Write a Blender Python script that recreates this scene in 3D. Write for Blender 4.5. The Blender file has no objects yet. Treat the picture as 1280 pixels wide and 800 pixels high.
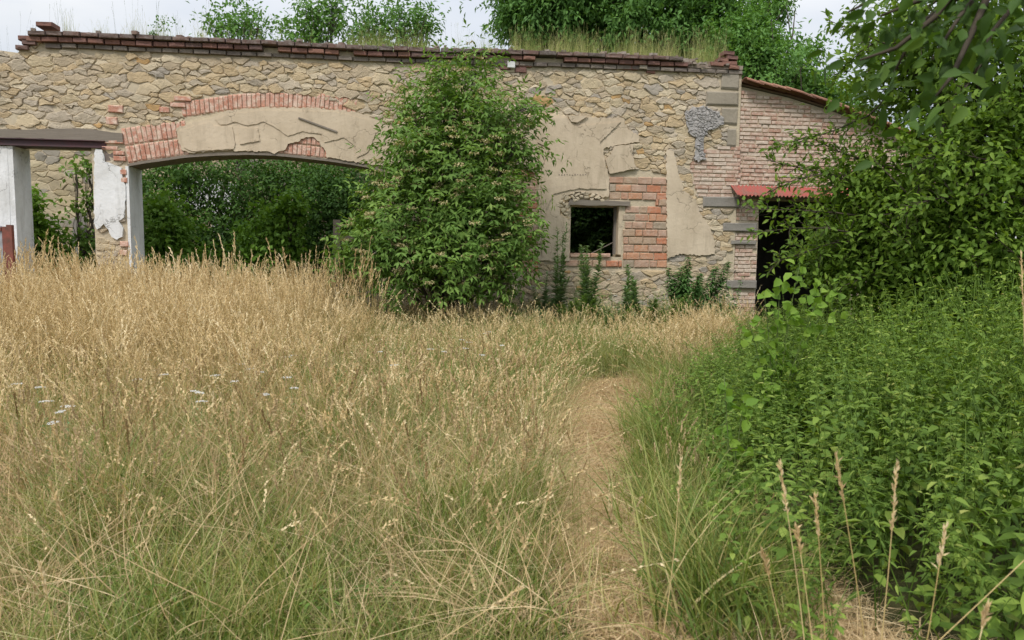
import bpy, math, random
import numpy as np
from math import radians, sin, cos, pi, tan
from mathutils import Vector, Matrix, geometry

rs = np.random.RandomState(7)
random.seed(7)
scene = bpy.context.scene
COL = scene.collection

# ------------------------------------------------------------------ camera
F = 924.0
HORIZON = 312.0
PITCH = math.atan((400 - HORIZON) / F)
ROLL = 0.012
EYE = 1.6
cam_d = bpy.data.cameras.new('camera')
cam = bpy.data.objects.new('camera', cam_d)
COL.objects.link(cam)
cam_d.sensor_width = 36
cam_d.lens = F / 1280 * 36
cam_d.dof.use_dof = True
cam_d.dof.focus_distance = 9.0
cam_d.dof.aperture_fstop = 5.0
cam_d.clip_start = 0.05
cam_d.clip_end = 2000
RM = Matrix.Rotation(pi / 2 - PITCH, 3, 'X') @ Matrix.Rotation(ROLL, 3, 'Z')
cam.rotation_euler = RM.to_euler()
cam.location = (0, 0, EYE)
scene.camera = cam

# ------------------------------------------------------------------ light
SUN_EL, SUN_AZ = radians(52), radians(205)      # azimuth clockwise from +Y (behind the camera, to its left)
w = bpy.data.worlds.new('World')
scene.world = w
w.use_nodes = True
nt = w.node_tree
nt.nodes.clear()
out = nt.nodes.new('ShaderNodeOutputWorld')
sky = nt.nodes.new('ShaderNodeTexSky')
sky.sky_type = 'NISHITA'
sky.sun_disc = False
sky.sun_elevation = SUN_EL
sky.sun_rotation = SUN_AZ
bg1 = nt.nodes.new('ShaderNodeBackground'); bg1.inputs[1].default_value = 0.12
nt.links.new(sky.outputs[0], bg1.inputs[0])
tc = nt.nodes.new('ShaderNodeTexCoord')
sep = nt.nodes.new('ShaderNodeSeparateXYZ'); nt.links.new(tc.outputs['Generated'], sep.inputs[0])
def wmath(op, a, b=None):
    n = nt.nodes.new('ShaderNodeMath'); n.operation = op
    for i, v in enumerate((a, b)):
        if v is None: continue
        if isinstance(v, (int, float)): n.inputs[i].default_value = v
        else: nt.links.new(v, n.inputs[i])
    return n.outputs[0]
z = wmath('MAXIMUM', sep.outputs[2], 0.0)
grad = wmath('DIVIDE', wmath('ADD', wmath('MULTIPLY', z, 2.0), 1.0), 3.0)      # overcast luminance: zenith three times the horizon
mp = nt.nodes.new('ShaderNodeMapping'); mp.inputs['Scale'].default_value = (1.6, 1.6, 4.5)
nt.links.new(tc.outputs['Generated'], mp.inputs[0])
cn = nt.nodes.new('ShaderNodeTexNoise'); cn.inputs['Scale'].default_value = 1.7; cn.inputs['Detail'].default_value = 5
nt.links.new(mp.outputs[0], cn.inputs[0])
cr = nt.nodes.new('ShaderNodeValToRGB')
cr.color_ramp.elements[0].position = 0.3; cr.color_ramp.elements[0].color = (0.66, 0.70, 0.77, 1)
cr.color_ramp.elements[1].position = 0.72; cr.color_ramp.elements[1].color = (1.0, 0.995, 0.98, 1)
nt.links.new(cn.outputs[0], cr.inputs[0])
bg2 = nt.nodes.new('ShaderNodeBackground')
nt.links.new(cr.outputs[0], bg2.inputs[0])
nt.links.new(wmath('MULTIPLY', grad, 1.2), bg2.inputs[1])
mx = nt.nodes.new('ShaderNodeMixShader')
nt.links.new(wmath('ADD', wmath('MULTIPLY', cn.outputs[0], 0.25), 0.74), mx.inputs[0])
nt.links.new(bg1.outputs[0], mx.inputs[1]); nt.links.new(bg2.outputs[0], mx.inputs[2])
nt.links.new(mx.outputs[0], out.inputs[0])

sl = bpy.data.lights.new('sun', 'SUN')
sl.energy = 1.5
sl.angle = radians(11)
sl.color = (1.0, 0.95, 0.88)
sun = bpy.data.objects.new('sun', sl)
COL.objects.link(sun)
sd = Vector((sin(SUN_AZ) * cos(SUN_EL), cos(SUN_AZ) * cos(SUN_EL), sin(SUN_EL)))
sun.rotation_euler = sd.to_track_quat('Z', 'Y').to_euler()
sun.location = sd * 40

scene.view_settings.view_transform = 'Standard'
scene.view_settings.look = 'None'
scene.view_settings.gamma = 1
scene.view_settings.use_curve_mapping = False
scene.view_settings.exposure = 0.78
scene.cycles.max_bounces = 6
scene.cycles.diffuse_bounces = 3
scene.cycles.transmission_bounces = 4
scene.cycles.transparent_max_bounces = 6
scene.cycles.use_adaptive_sampling = True

# ------------------------------------------------------------------ measuring helpers
def ray(px, py):
    return RM @ Vector(((px - 640) / F, (400 - py) / F, -1))
CAM = Vector((0, 0, EYE))
def at(px, py, depth):                        # world point seen at px, py whose distance along +Y is depth
    d = ray(px, py)
    return CAM + d * (depth / d.y)
def ground(px, py):
    d = ray(px, py)
    return CAM + d * (-EYE / d.z)
TH = radians(8)
WO = Vector((0, 14.0, 0))
WU = Vector((cos(TH), sin(TH), 0))
WN = Vector((sin(TH), -cos(TH), 0))
def W(px, py, off=0.0):                       # (u, v) on the wall's front plane moved off metres towards the viewer
    d = ray(px, py)
    o = WO + WN * off
    t = (o - CAM).dot(WN) / d.dot(WN)
    p = CAM + d * t
    return ((p - WO).dot(WU), p.z)
def Wp(pts, off=0.0): return [W(x, y, off) for x, y in pts]
def wall_world(u, y, v): return WO + WU * u - WN * y + Vector((0, 0, v))

# ------------------------------------------------------------------ object helpers
def tag(o, label=None, cat=None, group=None, kind=None):
    if label: o['label'] = label
    if cat: o['category'] = cat
    if group: o['group'] = group
    if kind: o['kind'] = kind
    return o
def empty(name, loc=(0, 0, 0), rz=0):
    o = bpy.data.objects.new(name, None); COL.objects.link(o)
    o.location = loc; o.rotation_euler = (0, 0, rz); o.empty_display_size = 0.2
    return o
def link(name, me, mat=None, parent=None):
    if mat is not None and not me.materials: me.materials.append(mat)
    o = bpy.data.objects.new(name, me); COL.objects.link(o)
    if parent is not None: o.parent = parent
    return o
def mesh(name, verts, faces, smooth=False):
    me = bpy.data.meshes.new(name); me.from_pydata([tuple(v) for v in verts], [], faces)
    me.update()
    if smooth: me.polygons.foreach_set('use_smooth', [True] * len(me.polygons))
    return me

class G:                                       # gathers numpy triangles into one mesh
    def __init__(s): s.v = []; s.f = []; s.r = []; s.n = 0
    def add(s, v, f, r=None):
        v = np.asarray(v, dtype=np.float32).reshape(-1, 3); f = np.asarray(f, dtype=np.int64).reshape(-1, 3)
        s.v.append(v); s.f.append(f + s.n); s.n += len(v)
        if r is None: r = np.full(len(v), rs.rand())
        s.r.append(np.broadcast_to(np.asarray(r, dtype=np.float32), (len(v),)))
    def mesh(s, name, smooth=False):
        V = np.concatenate(s.v); T = np.concatenate(s.f); R = np.concatenate(s.r)
        me = bpy.data.meshes.new(name)
        me.vertices.add(len(V)); me.vertices.foreach_set('co', V.ravel())
        me.loops.add(len(T) * 3); me.loops.foreach_set('vertex_index', T.ravel().astype(np.int32))
        me.polygons.add(len(T))
        me.polygons.foreach_set('loop_start', np.arange(0, len(T) * 3, 3, dtype=np.int32))
        me.polygons.foreach_set('loop_total', np.full(len(T), 3, dtype=np.int32))
        if smooth: me.polygons.foreach_set('use_smooth', np.ones(len(T), dtype=bool))
        a = me.attributes.new('rnd', 'FLOAT', 'POINT'); a.data.foreach_set('value', R.astype(np.float32))
        me.update(calc_edges=True)
        return me
    def obj(s, name, mat, parent=None, smooth=False): return link(name, s.mesh(name, smooth), mat, parent)

def tube(g, pts, radii, sides=5, rnd=None):
    P = np.array([tuple(p) for p in pts], dtype=float); n = len(P)
    R = np.broadcast_to(np.asarray(radii, dtype=float), (n,))
    T = np.gradient(P, axis=0); T /= np.linalg.norm(T, axis=1)[:, None] + 1e-9
    ref = np.array([0.3, 0.1, 1.0]) if abs(T[:, 2].mean()) < .8 else np.array([1.0, 0.2, 0.1])
    A = np.cross(T, ref); A /= np.linalg.norm(A, axis=1)[:, None] + 1e-9
    B = np.cross(T, A)
    a = np.linspace(0, 2 * pi, sides, endpoint=False)
    V = P[:, None] + R[:, None, None] * (A[:, None] * np.cos(a)[None, :, None] + B[:, None] * np.sin(a)[None, :, None])
    f = []
    for i in range(n - 1):
        for j in range(sides):
            k = (j + 1) % sides
            a0, a1, b0, b1 = i * sides + j, i * sides + k, (i + 1) * sides + j, (i + 1) * sides + k
            f += [(a0, a1, b1), (a0, b1, b0)]
    for j in range(1, sides - 1): f.append(((n - 1) * sides, (n - 1) * sides + j, (n - 1) * sides + j + 1))
    g.add(V.reshape(-1, 3), f, rnd)

def nrm(a): return a / (np.linalg.norm(a, axis=-1, keepdims=True) + 1e-9)
def rdir(n, zmul=1.0):
    d = rs.normal(size=(n, 3)); d[:, 2] *= zmul
    return nrm(d)
LEAF8 = np.array([(0, 0, 0), (.3, -.5, .22), (.3, 0, 0), (.3, .5, .22), (.66, -.4, .16), (.66, 0, 0), (.66, .4, .16), (1, 0, 0)])
LEAF8_F = np.array([(0, 2, 1), (0, 3, 2), (1, 2, 5), (1, 5, 4), (2, 3, 6), (2, 6, 5), (4, 5, 7), (5, 6, 7)])
LEAF4 = np.array([(0, 0, 0), (.45, -.5, .2), (1, 0, 0), (.45, .5, .2)])
LEAF4_F = np.array([(0, 2, 1), (0, 3, 2)])
def leaves(g, P, D, N, L, Wd, fine=False, curl=.18, rnd=None):
    P = np.asarray(P); n = len(P)
    D = nrm(np.asarray(D)); S = nrm(np.cross(D, np.asarray(N))); N = np.cross(S, D)
    L = np.broadcast_to(L, (n,)).astype(float); Wd = np.broadcast_to(Wd, (n,)).astype(float)
    T, Fc = (LEAF8, LEAF8_F) if fine else (LEAF4, LEAF4_F)
    cu = (curl * (rs.rand(n) + .3))[:, None]
    t, s, h = T[:, 0][None], T[:, 1][None], T[:, 2][None]
    V = (P[:, None] + D[:, None] * (L[:, None] * t)[..., None] + S[:, None] * (Wd[:, None] * s)[..., None]
         + N[:, None] * (Wd[:, None] * h - L[:, None] * cu * t * t)[..., None])
    k = len(T)
    f = Fc[None] + (np.arange(n) * k)[:, None, None]
    r = rs.rand(n) if rnd is None else rnd
    g.add(V.reshape(-1, 3), f.reshape(-1, 3), np.repeat(r, k))

# ------------------------------------------------------------------ materials
def new_mat(name):
    m = bpy.data.materials.new(name); m.use_nodes = True
    t = m.node_tree; t.nodes.clear()
    o = t.nodes.new('ShaderNodeOutputMaterial'); b = t.nodes.new('ShaderNodeBsdfPrincipled')
    t.links.new(b.outputs[0], o.inputs[0])
    return m, t, b, o
def N(t, kind, **kw):
    n = t.nodes.new(kind)
    for k, v in kw.items():
        if k in n.inputs: n.inputs[k].default_value = v
        else: setattr(n, k, v)
    return n
def ramp(t, src, stops, interp='LINEAR'):
    r = t.nodes.new('ShaderNodeValToRGB'); e = r.color_ramp; e.interpolation = interp
    while len(e.elements) < len(stops): e.elements.new(.5)
    for el, (p, c) in zip(e.elements, stops):
        el.position = p; el.color = (c[0], c[1], c[2], 1)
    t.links.new(src, r.inputs[0]); return r.outputs[0]
def M_(t, op, a, b=None):
    n = t.nodes.new('ShaderNodeMath'); n.operation = op
    for i, v in enumerate((a, b)):
        if v is None: continue
        if isinstance(v, (int, float)): n.inputs[i].default_value = v
        else: t.links.new(v, n.inputs[i])
    return n.outputs[0]
def mix(t, fac, a, b, mode='MIX'):
    n = t.nodes.new('ShaderNodeMix'); n.data_type = 'RGBA'; n.blend_type = mode
    for i, v in ((0, fac), (6, a), (7, b)):
        if isinstance(v, (int, float)): n.inputs[i].default_value = v
        elif isinstance(v, tuple): n.inputs[i].default_value = (v[0], v[1], v[2], 1)
        else: t.links.new(v, n.inputs[i])
    return n.outputs[2]
def noise(t, scale, detail=5, rough=.6, vec=None, stretch=None):
    if vec is None:
        g = t.nodes.new('ShaderNodeNewGeometry'); vec = g.outputs['Position']
    if stretch:
        m = t.nodes.new('ShaderNodeMapping'); m.inputs['Scale'].default_value = stretch
        t.links.new(vec, m.inputs[0]); vec = m.outputs[0]
    n = N(t, 'ShaderNodeTexNoise', Scale=scale, Detail=detail, Roughness=rough)
    t.links.new(vec, n.inputs['Vector']); return n.outputs[0]
def bump(t, b, h, strength=.5, dist=.01):
    n = N(t, 'ShaderNodeBump', Strength=strength, Distance=dist)
    t.links.new(h, n.inputs['Height']); t.links.new(n.outputs[0], b.inputs['Normal'])
def rough(b, r, spec=.25):
    b.inputs['Roughness'].default_value = r; b.inputs['Specular IOR Level'].default_value = spec
def piece_random(t):                            # one value per object and per loose piece of a joined mesh
    a = t.nodes.new('ShaderNodeObjectInfo'); b = t.nodes.new('ShaderNodeNewGeometry')
    return M_(t, 'FRACT', M_(t, 'ADD', a.outputs['Random'], b.outputs['Random Per Island']))

def masonry(name, stops, scale=9, dirt=(.16, .14, .12), dirt_amt=.35, bump_s=.7, pale=None, pale_amt=.0, interp='CONSTANT'):
    m, t, b, o = new_mat(name)
    c = ramp(t, piece_random(t), stops, interp)
    n1 = noise(t, scale, 6, .65); n2 = noise(t, scale * 5, 4, .7); n3 = noise(t, 1.3, 4, .6)
    c = mix(t, M_(t, 'MULTIPLY', n2, .55), c, mix(t, .6, c, (.30, .26, .19)), 'MIX')
    c = mix(t, ramp(t, n1, [(.48, (0, 0, 0)), (.75, (dirt_amt,) * 3)]), c, dirt)
    c = mix(t, ramp(t, n3, [(.45, (0, 0, 0)), (.75, (dirt_amt * .8,) * 3)]), c, dirt)
    if pale: c = mix(t, ramp(t, noise(t, scale * .8, 6, .7), [(.45, (0, 0, 0)), (.62, (pale_amt,) * 3)]), c, pale)
    t.links.new(c, b.inputs['Base Color']); rough(b, .92, .15)
    bump(t, b, M_(t, 'ADD', n1, M_(t, 'MULTIPLY', n2, .5)), bump_s, .02)
    return m
M = {}
M['stone'] = masonry('rubble_stone', [(0, (.66, .54, .36)), (.15, (.58, .47, .33)), (.3, (.71, .60, .43)), (.45, (.54, .46, .36)), (.55, (.63, .48, .29)),
                                      (.68, (.59, .50, .38)), (.8, (.66, .52, .33)), (.93, (.45, .40, .34)), (.98, (.58, .36, .15))], 9, dirt_amt=.3, bump_s=1.6)
M['rear_stone'] = masonry('rear_stone', [(0, (.55, .45, .28)), (.3, (.5, .41, .27)), (.6, (.58, .49, .33)), (.85, (.4, .36, .3))], 7)
M['mortar'] = masonry('lime_mortar', [(0, (.60, .51, .37)), (1, (.60, .51, .37))], 5, dirt_amt=.3, bump_s=1)
M['brick_red'] = masonry('panel_brick', [(0, (.56, .20, .10)), (.16, (.50, .31, .22)), (.34, (.50, .27, .18)), (.5, (.46, .31, .21)), (.62, (.58, .28, .16)), (.8, (.54, .34, .25)), (.95, (.38, .30, .22))], 14, dirt_amt=.25, pale=(.56, .47, .38), pale_amt=.35)
M['brick_arch'] = masonry('arch_brick', [(0, (.58, .28, .20)), (.3, (.52, .22, .15)), (.55, (.62, .34, .26)), (.8, (.55, .25, .18))], 14, dirt_amt=.12, pale=(.70, .56, .46), pale_amt=.85)
M['brick_wash'] = masonry('annex_brick', [(0, (.56, .38, .30)), (.25, (.52, .31, .24)), (.4, (.62, .50, .41)), (.7, (.58, .42, .34)), (.88, (.47, .26, .19))], 16, dirt_amt=.2, pale=(.68, .58, .48), pale_amt=.75)
M['brick_dark'] = masonry('cornice_brick', [(0, (.24, .105, .085)), (.3, (.20, .09, .08)), (.6, (.28, .13, .10)), (.85, (.16, .09, .085))], 16, dirt=(.08, .06, .06), dirt_amt=.55)
M['brick_cap'] = masonry('capping_brick', [(0, (.115, .07, .065)), (.4, (.15, .08, .07)), (.8, (.1, .075, .07))], 16, dirt=(.05, .045, .045), dirt_amt=.5, pale=(.3, .27, .25), pale_amt=.4)
M['brick_grey'] = masonry('shaded_grey_brick', [(0, (.2, .17, .15)), (.5, (.26, .22, .19)), (.8, (.17, .14, .13))], 16, dirt=(.07, .06, .06), dirt_amt=.5)  # dark grey carries the shade of the cornice overhang and putlog hole
M['quoin'] = masonry('grey_sandstone', [(0, (.33, .29, .23)), (.35, (.28, .255, .215)), (.7, (.36, .32, .26))], 18, dirt_amt=.3, bump_s=.5)
M['slate_block'] = masonry('grey_lintel_stone', [(0, (.26, .245, .225)), (.5, (.22, .21, .2))], 18, dirt_amt=.3, bump_s=.5)
M['cement'] = masonry('grey_cement', [(0, (.46, .44, .43)), (1, (.46, .44, .43))], 20, dirt=(.26, .26, .27), dirt_amt=.6, bump_s=1)
M['rubble'] = masonry('wall_top_rubble', [(0, (.30, .24, .2)), (.3, (.22, .15, .13)), (.6, (.36, .31, .27)), (.8, (.2, .17, .15))], 20)

def plaster(name, col, stain, amt=.6, bump_s=.5):
    m, t, b, o = new_mat(name)
    n1 = noise(t, 1.6, 6, .65); n2 = noise(t, 11, 5, .7); n3 = noise(t, 2.2, 5, .7, stretch=(3, 3, .5))
    c = mix(t, ramp(t, n1, [(.35, (0, 0, 0)), (.7, (amt,) * 3)]), col, stain)
    c = mix(t, ramp(t, n3, [(.5, (0, 0, 0)), (.78, (amt * .8,) * 3)]), c, tuple(x * .75 for x in stain))
    c = mix(t, ramp(t, n2, [(.6, (0, 0, 0)), (.85, (.35,) * 3)]), c, tuple(x * .7 for x in stain))
    # hairline cracks and scabby spots
    gp = t.nodes.new('ShaderNodeNewGeometry'); wn = N(t, 'ShaderNodeTexNoise', Scale=5, Detail=4); t.links.new(gp.outputs['Position'], wn.inputs['Vector'])
    va = t.nodes.new('ShaderNodeVectorMath'); va.operation = 'MULTIPLY_ADD'; va.inputs[1].default_value = (.35, .35, .35)
    t.links.new(wn.outputs['Color'], va.inputs[0]); t.links.new(gp.outputs['Position'], va.inputs[2])
    vo = N(t, 'ShaderNodeTexVoronoi', Scale=1.9); vo.feature = 'DISTANCE_TO_EDGE'; t.links.new(va.outputs[0], vo.inputs['Vector'])
    ck = ramp(t, vo.outputs['Distance'], [(.0, (1, 1, 1)), (.012, (0, 0, 0))])
    ck = M_(t, 'MULTIPLY', ck, ramp(t, n1, [(.48, (0, 0, 0)), (.56, (.75, .75, .75))]))
    c = mix(t, ck, c, tuple(x * .4 for x in stain))
    sp = ramp(t, noise(t, 30, 3, .6), [(.68, (0, 0, 0)), (.74, (.6, .6, .6))])
    c = mix(t, sp, c, tuple(x * .62 for x in stain))
    t.links.new(c, b.inputs['Base Color']); rough(b, .95, .1)
    bump(t, b, M_(t, 'SUBTRACT', M_(t, 'ADD', n2, n1), M_(t, 'ADD', ck, sp)), bump_s, .02)
    return m
M['plaster'] = plaster('beige_plaster', (.62, .52, .39), (.48, .39, .28), .8)
M['plaster2'] = plaster('beige_plaster_coat', (.60, .50, .375), (.47, .38, .27), .8)
M['white'] = plaster('whitewash', (.80, .81, .82), (.50, .49, .46), .6)
M['wood'] = None
def wood(name, a, bcol, axis=(1, 30, 30)):
    m, t, b, o = new_mat(name)
    tcn = t.nodes.new('ShaderNodeTexCoord')
    n = noise(t, 2.5, 6, .7, tcn.outputs['Object'], axis); n2 = noise(t, 3, 4, .6)
    c = mix(t, n, a, bcol); c = mix(t, M_(t, 'MULTIPLY', n2, .4), c, (.1, .09, .08))
    t.links.new(c, b.inputs['Base Color']); rough(b, .9, .15); bump(t, b, n, .8, .01)
    return m
M['wood'] = wood('weathered_timber', (.17, .14, .115), (.33, .29, .24))
M['wood_up'] = wood('grey_planks', (.13, .115, .10), (.3, .28, .25), (30, 30, 1))
M['bark'] = wood('bark', (.05, .04, .03), (.13, .11, .085), (8, 8, 2))
M['twig'] = wood('twig_bark', (.045, .035, .025), (.10, .08, .055), (8, 8, 2))
def metal(name, a, bcol, r=.65):
    m, t, b, o = new_mat(name)
    n = noise(t, 6, 6, .7)
    t.links.new(mix(t, ramp(t, n, [(.4, (0, 0, 0)), (.65, (1, 1, 1))]), a, bcol), b.inputs['Base Color'])
    rough(b, r, .4); bump(t, b, n, .3, .004); return m
M['steel'] = metal('primed_steel_beam', (.085, .035, .04), (.06, .04, .045))
M['rust'] = metal('rusty_red_steel', (.23, .07, .05), (.12, .055, .04))
M['sheet'] = metal('red_corrugated_sheet', (.36, .08, .065), (.21, .12, .09), .85)
M['tile'] = masonry('clay_tile', [(0, (.34, .15, .10)), (.4, (.27, .12, .085)), (.8, (.38, .19, .13))], 14, dirt=(.12, .09, .07), dirt_amt=.5)
M['dark_wall'] = plaster('dark_inner_plaster', (.16, .15, .135), (.10, .09, .085))  # dark grey base with darker patches at random

def leaf_mat(name, stops, trans=.30, rgh=.6, spec=.22, tint=(1.25, 1.25, .55), ow=.3):
    m, t, b, o = new_mat(name)
    at_ = t.nodes.new('ShaderNodeAttribute'); at_.attribute_name = 'rnd'
    oi = t.nodes.new('ShaderNodeObjectInfo')
    v = M_(t, 'ADD', M_(t, 'MULTIPLY', at_.outputs['Fac'], 1 - ow), M_(t, 'MULTIPLY', oi.outputs['Random'], ow))
    c = ramp(t, v, stops)
    t.links.new(c, b.inputs['Base Color']); rough(b, rgh, spec)
    tr = t.nodes.new('ShaderNodeBsdfTranslucent')
    t.links.new(mix(t, 1.0, c, tint, 'MULTIPLY'), tr.inputs[0])
    ms = t.nodes.new('ShaderNodeMixShader'); ms.inputs[0].default_value = trans
    t.links.new(b.outputs[0], ms.inputs[1]); t.links.new(tr.outputs[0], ms.inputs[2]); t.links.new(ms.outputs[0], o.inputs[0])
    return m
M['elder'] = leaf_mat('elder_leaf', [(0, (.06, .125, .025)), (.5, (.12, .22, .042)), (.85, (.20, .315, .068)), (1, (.29, .37, .10))])
M['tree_far'] = leaf_mat('far_tree_leaf', [(0, (.08, .18, .045)), (.6, (.14, .28, .065)), (1, (.22, .36, .09))])
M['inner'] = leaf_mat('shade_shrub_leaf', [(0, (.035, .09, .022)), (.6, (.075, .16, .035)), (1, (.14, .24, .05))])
M['inner_lt'] = leaf_mat('sapling_leaf', [(0, (.08, .17, .02)), (.6, (.15, .28, .035)), (1, (.24, .36, .05))])
M['plum'] = leaf_mat('fruit_tree_leaf', [(0, (.07, .135, .018)), (.5, (.135, .23, .03)), (.85, (.22, .32, .045)), (1, (.32, .40, .07))], .35)
M['overhang'] = leaf_mat('dark_fruit_leaf', [(0, (.035, .075, .015)), (.6, (.065, .13, .02)), (1, (.14, .21, .03))], .3)
M['nettle'] = leaf_mat('nettle_leaf', [(0, (.055, .11, .018)), (.4, (.125, .21, .032)), (.75, (.205, .30, .05)), (.93, (.30, .37, .085)), (1, (.48, .42, .15))], .3, .55)
M['broad'] = leaf_mat('bright_round_leaf', [(0, (.10, .20, .025)), (.6, (.17, .29, .035)), (1, (.27, .39, .07))], .35)
M['weed'] = leaf_mat('blue_green_weed_leaf', [(0, (.13, .22, .09)), (.6, (.21, .32, .14)), (1, (.32, .40, .22))], .2)
M['darkweed'] = leaf_mat('dark_weed_leaf', [(0, (.06, .15, .04)), (.6, (.11, .22, .06)), (1, (.17, .29, .08))], .2)
M['gold'] = leaf_mat('dry_golden_grass', [(0, (.30, .21, .07)), (.35, (.54, .41, .17)), (.7, (.72, .57, .29)), (1, (.84, .73, .47))], .2, .7, .2, (1.1, 1.05, .8), ow=.5)
M['head'] = leaf_mat('grass_seed_head', [(0, (.44, .31, .14)), (.5, (.66, .51, .28)), (1, (.82, .70, .46))], .2, .8, .1, (1.1, 1, .9), ow=.5)
M['brownhead'] = leaf_mat('brown_seed_head', [(0, (.30, .20, .09)), (.5, (.44, .32, .17)), (1, (.60, .47, .28))], .1, .8, .1, (1, 1, 1))
M['straw'] = leaf_mat('bleached_straw', [(0, (.34, .23, .11)), (.5, (.58, .43, .24)), (1, (.76, .62, .40))], .15, .8, .1, (1.1, 1, .9))
M['green'] = leaf_mat('green_grass_blade', [(0, (.055, .105, .02)), (.3, (.115, .18, .032)), (.55, (.21, .26, .06)), (.75, (.36, .34, .12)), (.9, (.52, .43, .21)), (1, (.64, .53, .30))], .3, .5, .3, ow=.5)
M['palegreen'] = leaf_mat('pale_grass_blade', [(0, (.17, .25, .06)), (.5, (.36, .39, .15)), (1, (.62, .55, .32))], .3, .6, .2, ow=.5)
M['umbel'] = leaf_mat('fading_umbel', [(0, (.34, .31, .14)), (1, (.50, .42, .25))], .2)
M['petal'] = leaf_mat('white_petal', [(0, (.7, .7, .66)), (1, (.82, .82, .8))], .2, tint=(1, 1, 1))
M['stem'] = leaf_mat('green_stem', [(0, (.07, .11, .03)), (1, (.14, .18, .06))], .0)
def soil(name, a, b2, c3, sc=3):
    m, t, b, o = new_mat(name)
    n1 = noise(t, sc, 8, .7); n2 = noise(t, 40, 4, .7)
    c = mix(t, ramp(t, n1, [(.35, (0, 0, 0)), (.65, (1, 1, 1))]), a, b2)
    c = mix(t, M_(t, 'MULTIPLY', n2, .6), c, c3)
    t.links.new(c, b.inputs['Base Color']); rough(b, 1, .1); bump(t, b, n2, 1, .03); return m
M['ground'] = soil('meadow_soil', (.07, .085, .03), (.13, .11, .05), (.05, .06, .025))
M['path'] = soil('trodden_thatch', (.50, .38, .23), (.66, .54, .36), (.24, .18, .10), 5)

# ------------------------------------------------------------------ setting: ground, path
def px_of(P):                                   # back to photo pixels, for the path's outline only
    d = RM.transposed() @ (Vector(P) - CAM)
    return 640 + F * d.x / -d.z, 400 - F * d.y / -d.z
gx = np.concatenate([[-400, -120, -50], np.linspace(-22, 22, 75), [50, 120, 400]])
gy = np.concatenate([[-300, -60, -12], np.linspace(-4, 34, 64), [60, 150, 600]])
def gz(x, y):
    k = np.exp(-((x / 18) ** 2 + ((y - 8) / 16) ** 2))
    return (0.05 * np.sin(x * 1.1 + .6) * np.sin(y * .8) + .03 * np.sin(x * 2.7 + y * 1.9)) * k
XX, YY = np.meshgrid(gx, gy)
gv = np.stack([XX, YY, gz(XX, YY)], -1).reshape(-1, 3)
nx = len(gx)
gf = [(j * nx + i, j * nx + i + 1, (j + 1) * nx + i + 1, (j + 1) * nx + i) for j in range(len(gy) - 1) for i in range(nx - 1)]
tag(link('ground', mesh('ground', gv, gf, True), M['ground']), kind='structure')
PC = [(2.0, .92, .40), (3.03, .90, .38), (3.4, .87, .37), (3.8, .80, .37), (4.4, .72, .36), (5.1, .73, .39), (6.0, .79, .43), (7.1, .89, .45), (7.9, 1.0, .42), (8.4, 1.08, .34), (8.8, 1.14, .15)]
PY = np.array([p[0] for p in PC]); PX = np.array([p[1] for p in PC]); PW = np.array([p[2] for p in PC])
def path_d(x, y):                               # signed distance in half-widths: under 1 is path
    return np.abs(x - np.interp(y, PY, PX)) / np.maximum(np.interp(y, PY, PW), .05) + np.where((y > 8.8) | (y < 1.6), 9, 0)
pv, pf = [], []
ys = np.linspace(1.6, 8.55, 60)
for i, y in enumerate(ys):
    c, hw = np.interp(y, PY, PX), np.interp(y, PY, PW)
    for j in range(9):
        s = (j - 4) / 4
        x = c + s * hw * (1.15 + .12 * sin(y * 5 + s * 3) + .08 * sin(y * 11))
        pv.append((x, y, float(gz(x, y)) + .014 + .008 * (1 - s * s)))
for i in range(59):
    for j in range(8): pf.append((i * 9 + j, i * 9 + j + 1, i * 9 + j + 10, i * 9 + j + 9))
tag(link('path', mesh('path', pv, pf, True), M['path']), kind='structure')

# ------------------------------------------------------------------ 2D polygon helpers
def inside(p, poly):
    x, y = p; c = False; n = len(poly); j = n - 1
    for i in range(n):
        xi, yi = poly[i]; xj, yj = poly[j]
        if (yi > y) != (yj > y) and x < (xj - xi) * (y - yi) / (yj - yi) + xi: c = not c
        j = i
    return c
def rough_poly(poly, step=.07, amp=.012):
    o = []
    n = len(poly)
    for i in range(n):
        a, b = np.array(poly[i]), np.array(poly[(i + 1) % n])
        L = np.linalg.norm(b - a); k = max(1, int(L / step))
        d = (b - a) / (L + 1e-9); nn = np.array([-d[1], d[0]])
        for q in range(k):
            p = a + (b - a) * q / k
            o.append(tuple(p + (nn * rs.uniform(-amp, amp) + d * rs.uniform(-.3, .3) * step * (q > 0)) * (1 if q else .4)))
    return o
def prism(poly, y0, y1, holes=(), bevel=.0):    # (u, v) outline between depths y0 (front) and y1 (back)
    loops = [list(poly)] + [list(h) for h in holes]
    tri = geometry.tessellate_polygon([[Vector((p[0], p[1], 0)) for p in l] for l in loops])
    flat = [p for l in loops for p in l]; n = len(flat)
    V = [(p[0], y0, p[1]) for p in flat] + [(p[0], y1, p[1]) for p in flat]
    Fc = [tuple(t) for t in tri] + [tuple(i + n for i in t[::-1]) for t in tri]
    s = 0
    for l in loops:
        m = len(l)
        for i in range(m):
            a, b = s + i, s + (i + 1) % m
            Fc.append((a, b, b + n, a + n))
        s += m
    me = mesh('slab', V, Fc)
    import bmesh
    bm = bmesh.new(); bm.from_mesh(me); bmesh.ops.recalc_face_normals(bm, faces=bm.faces); bm.to_mesh(me); bm.free()
    return me
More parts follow.
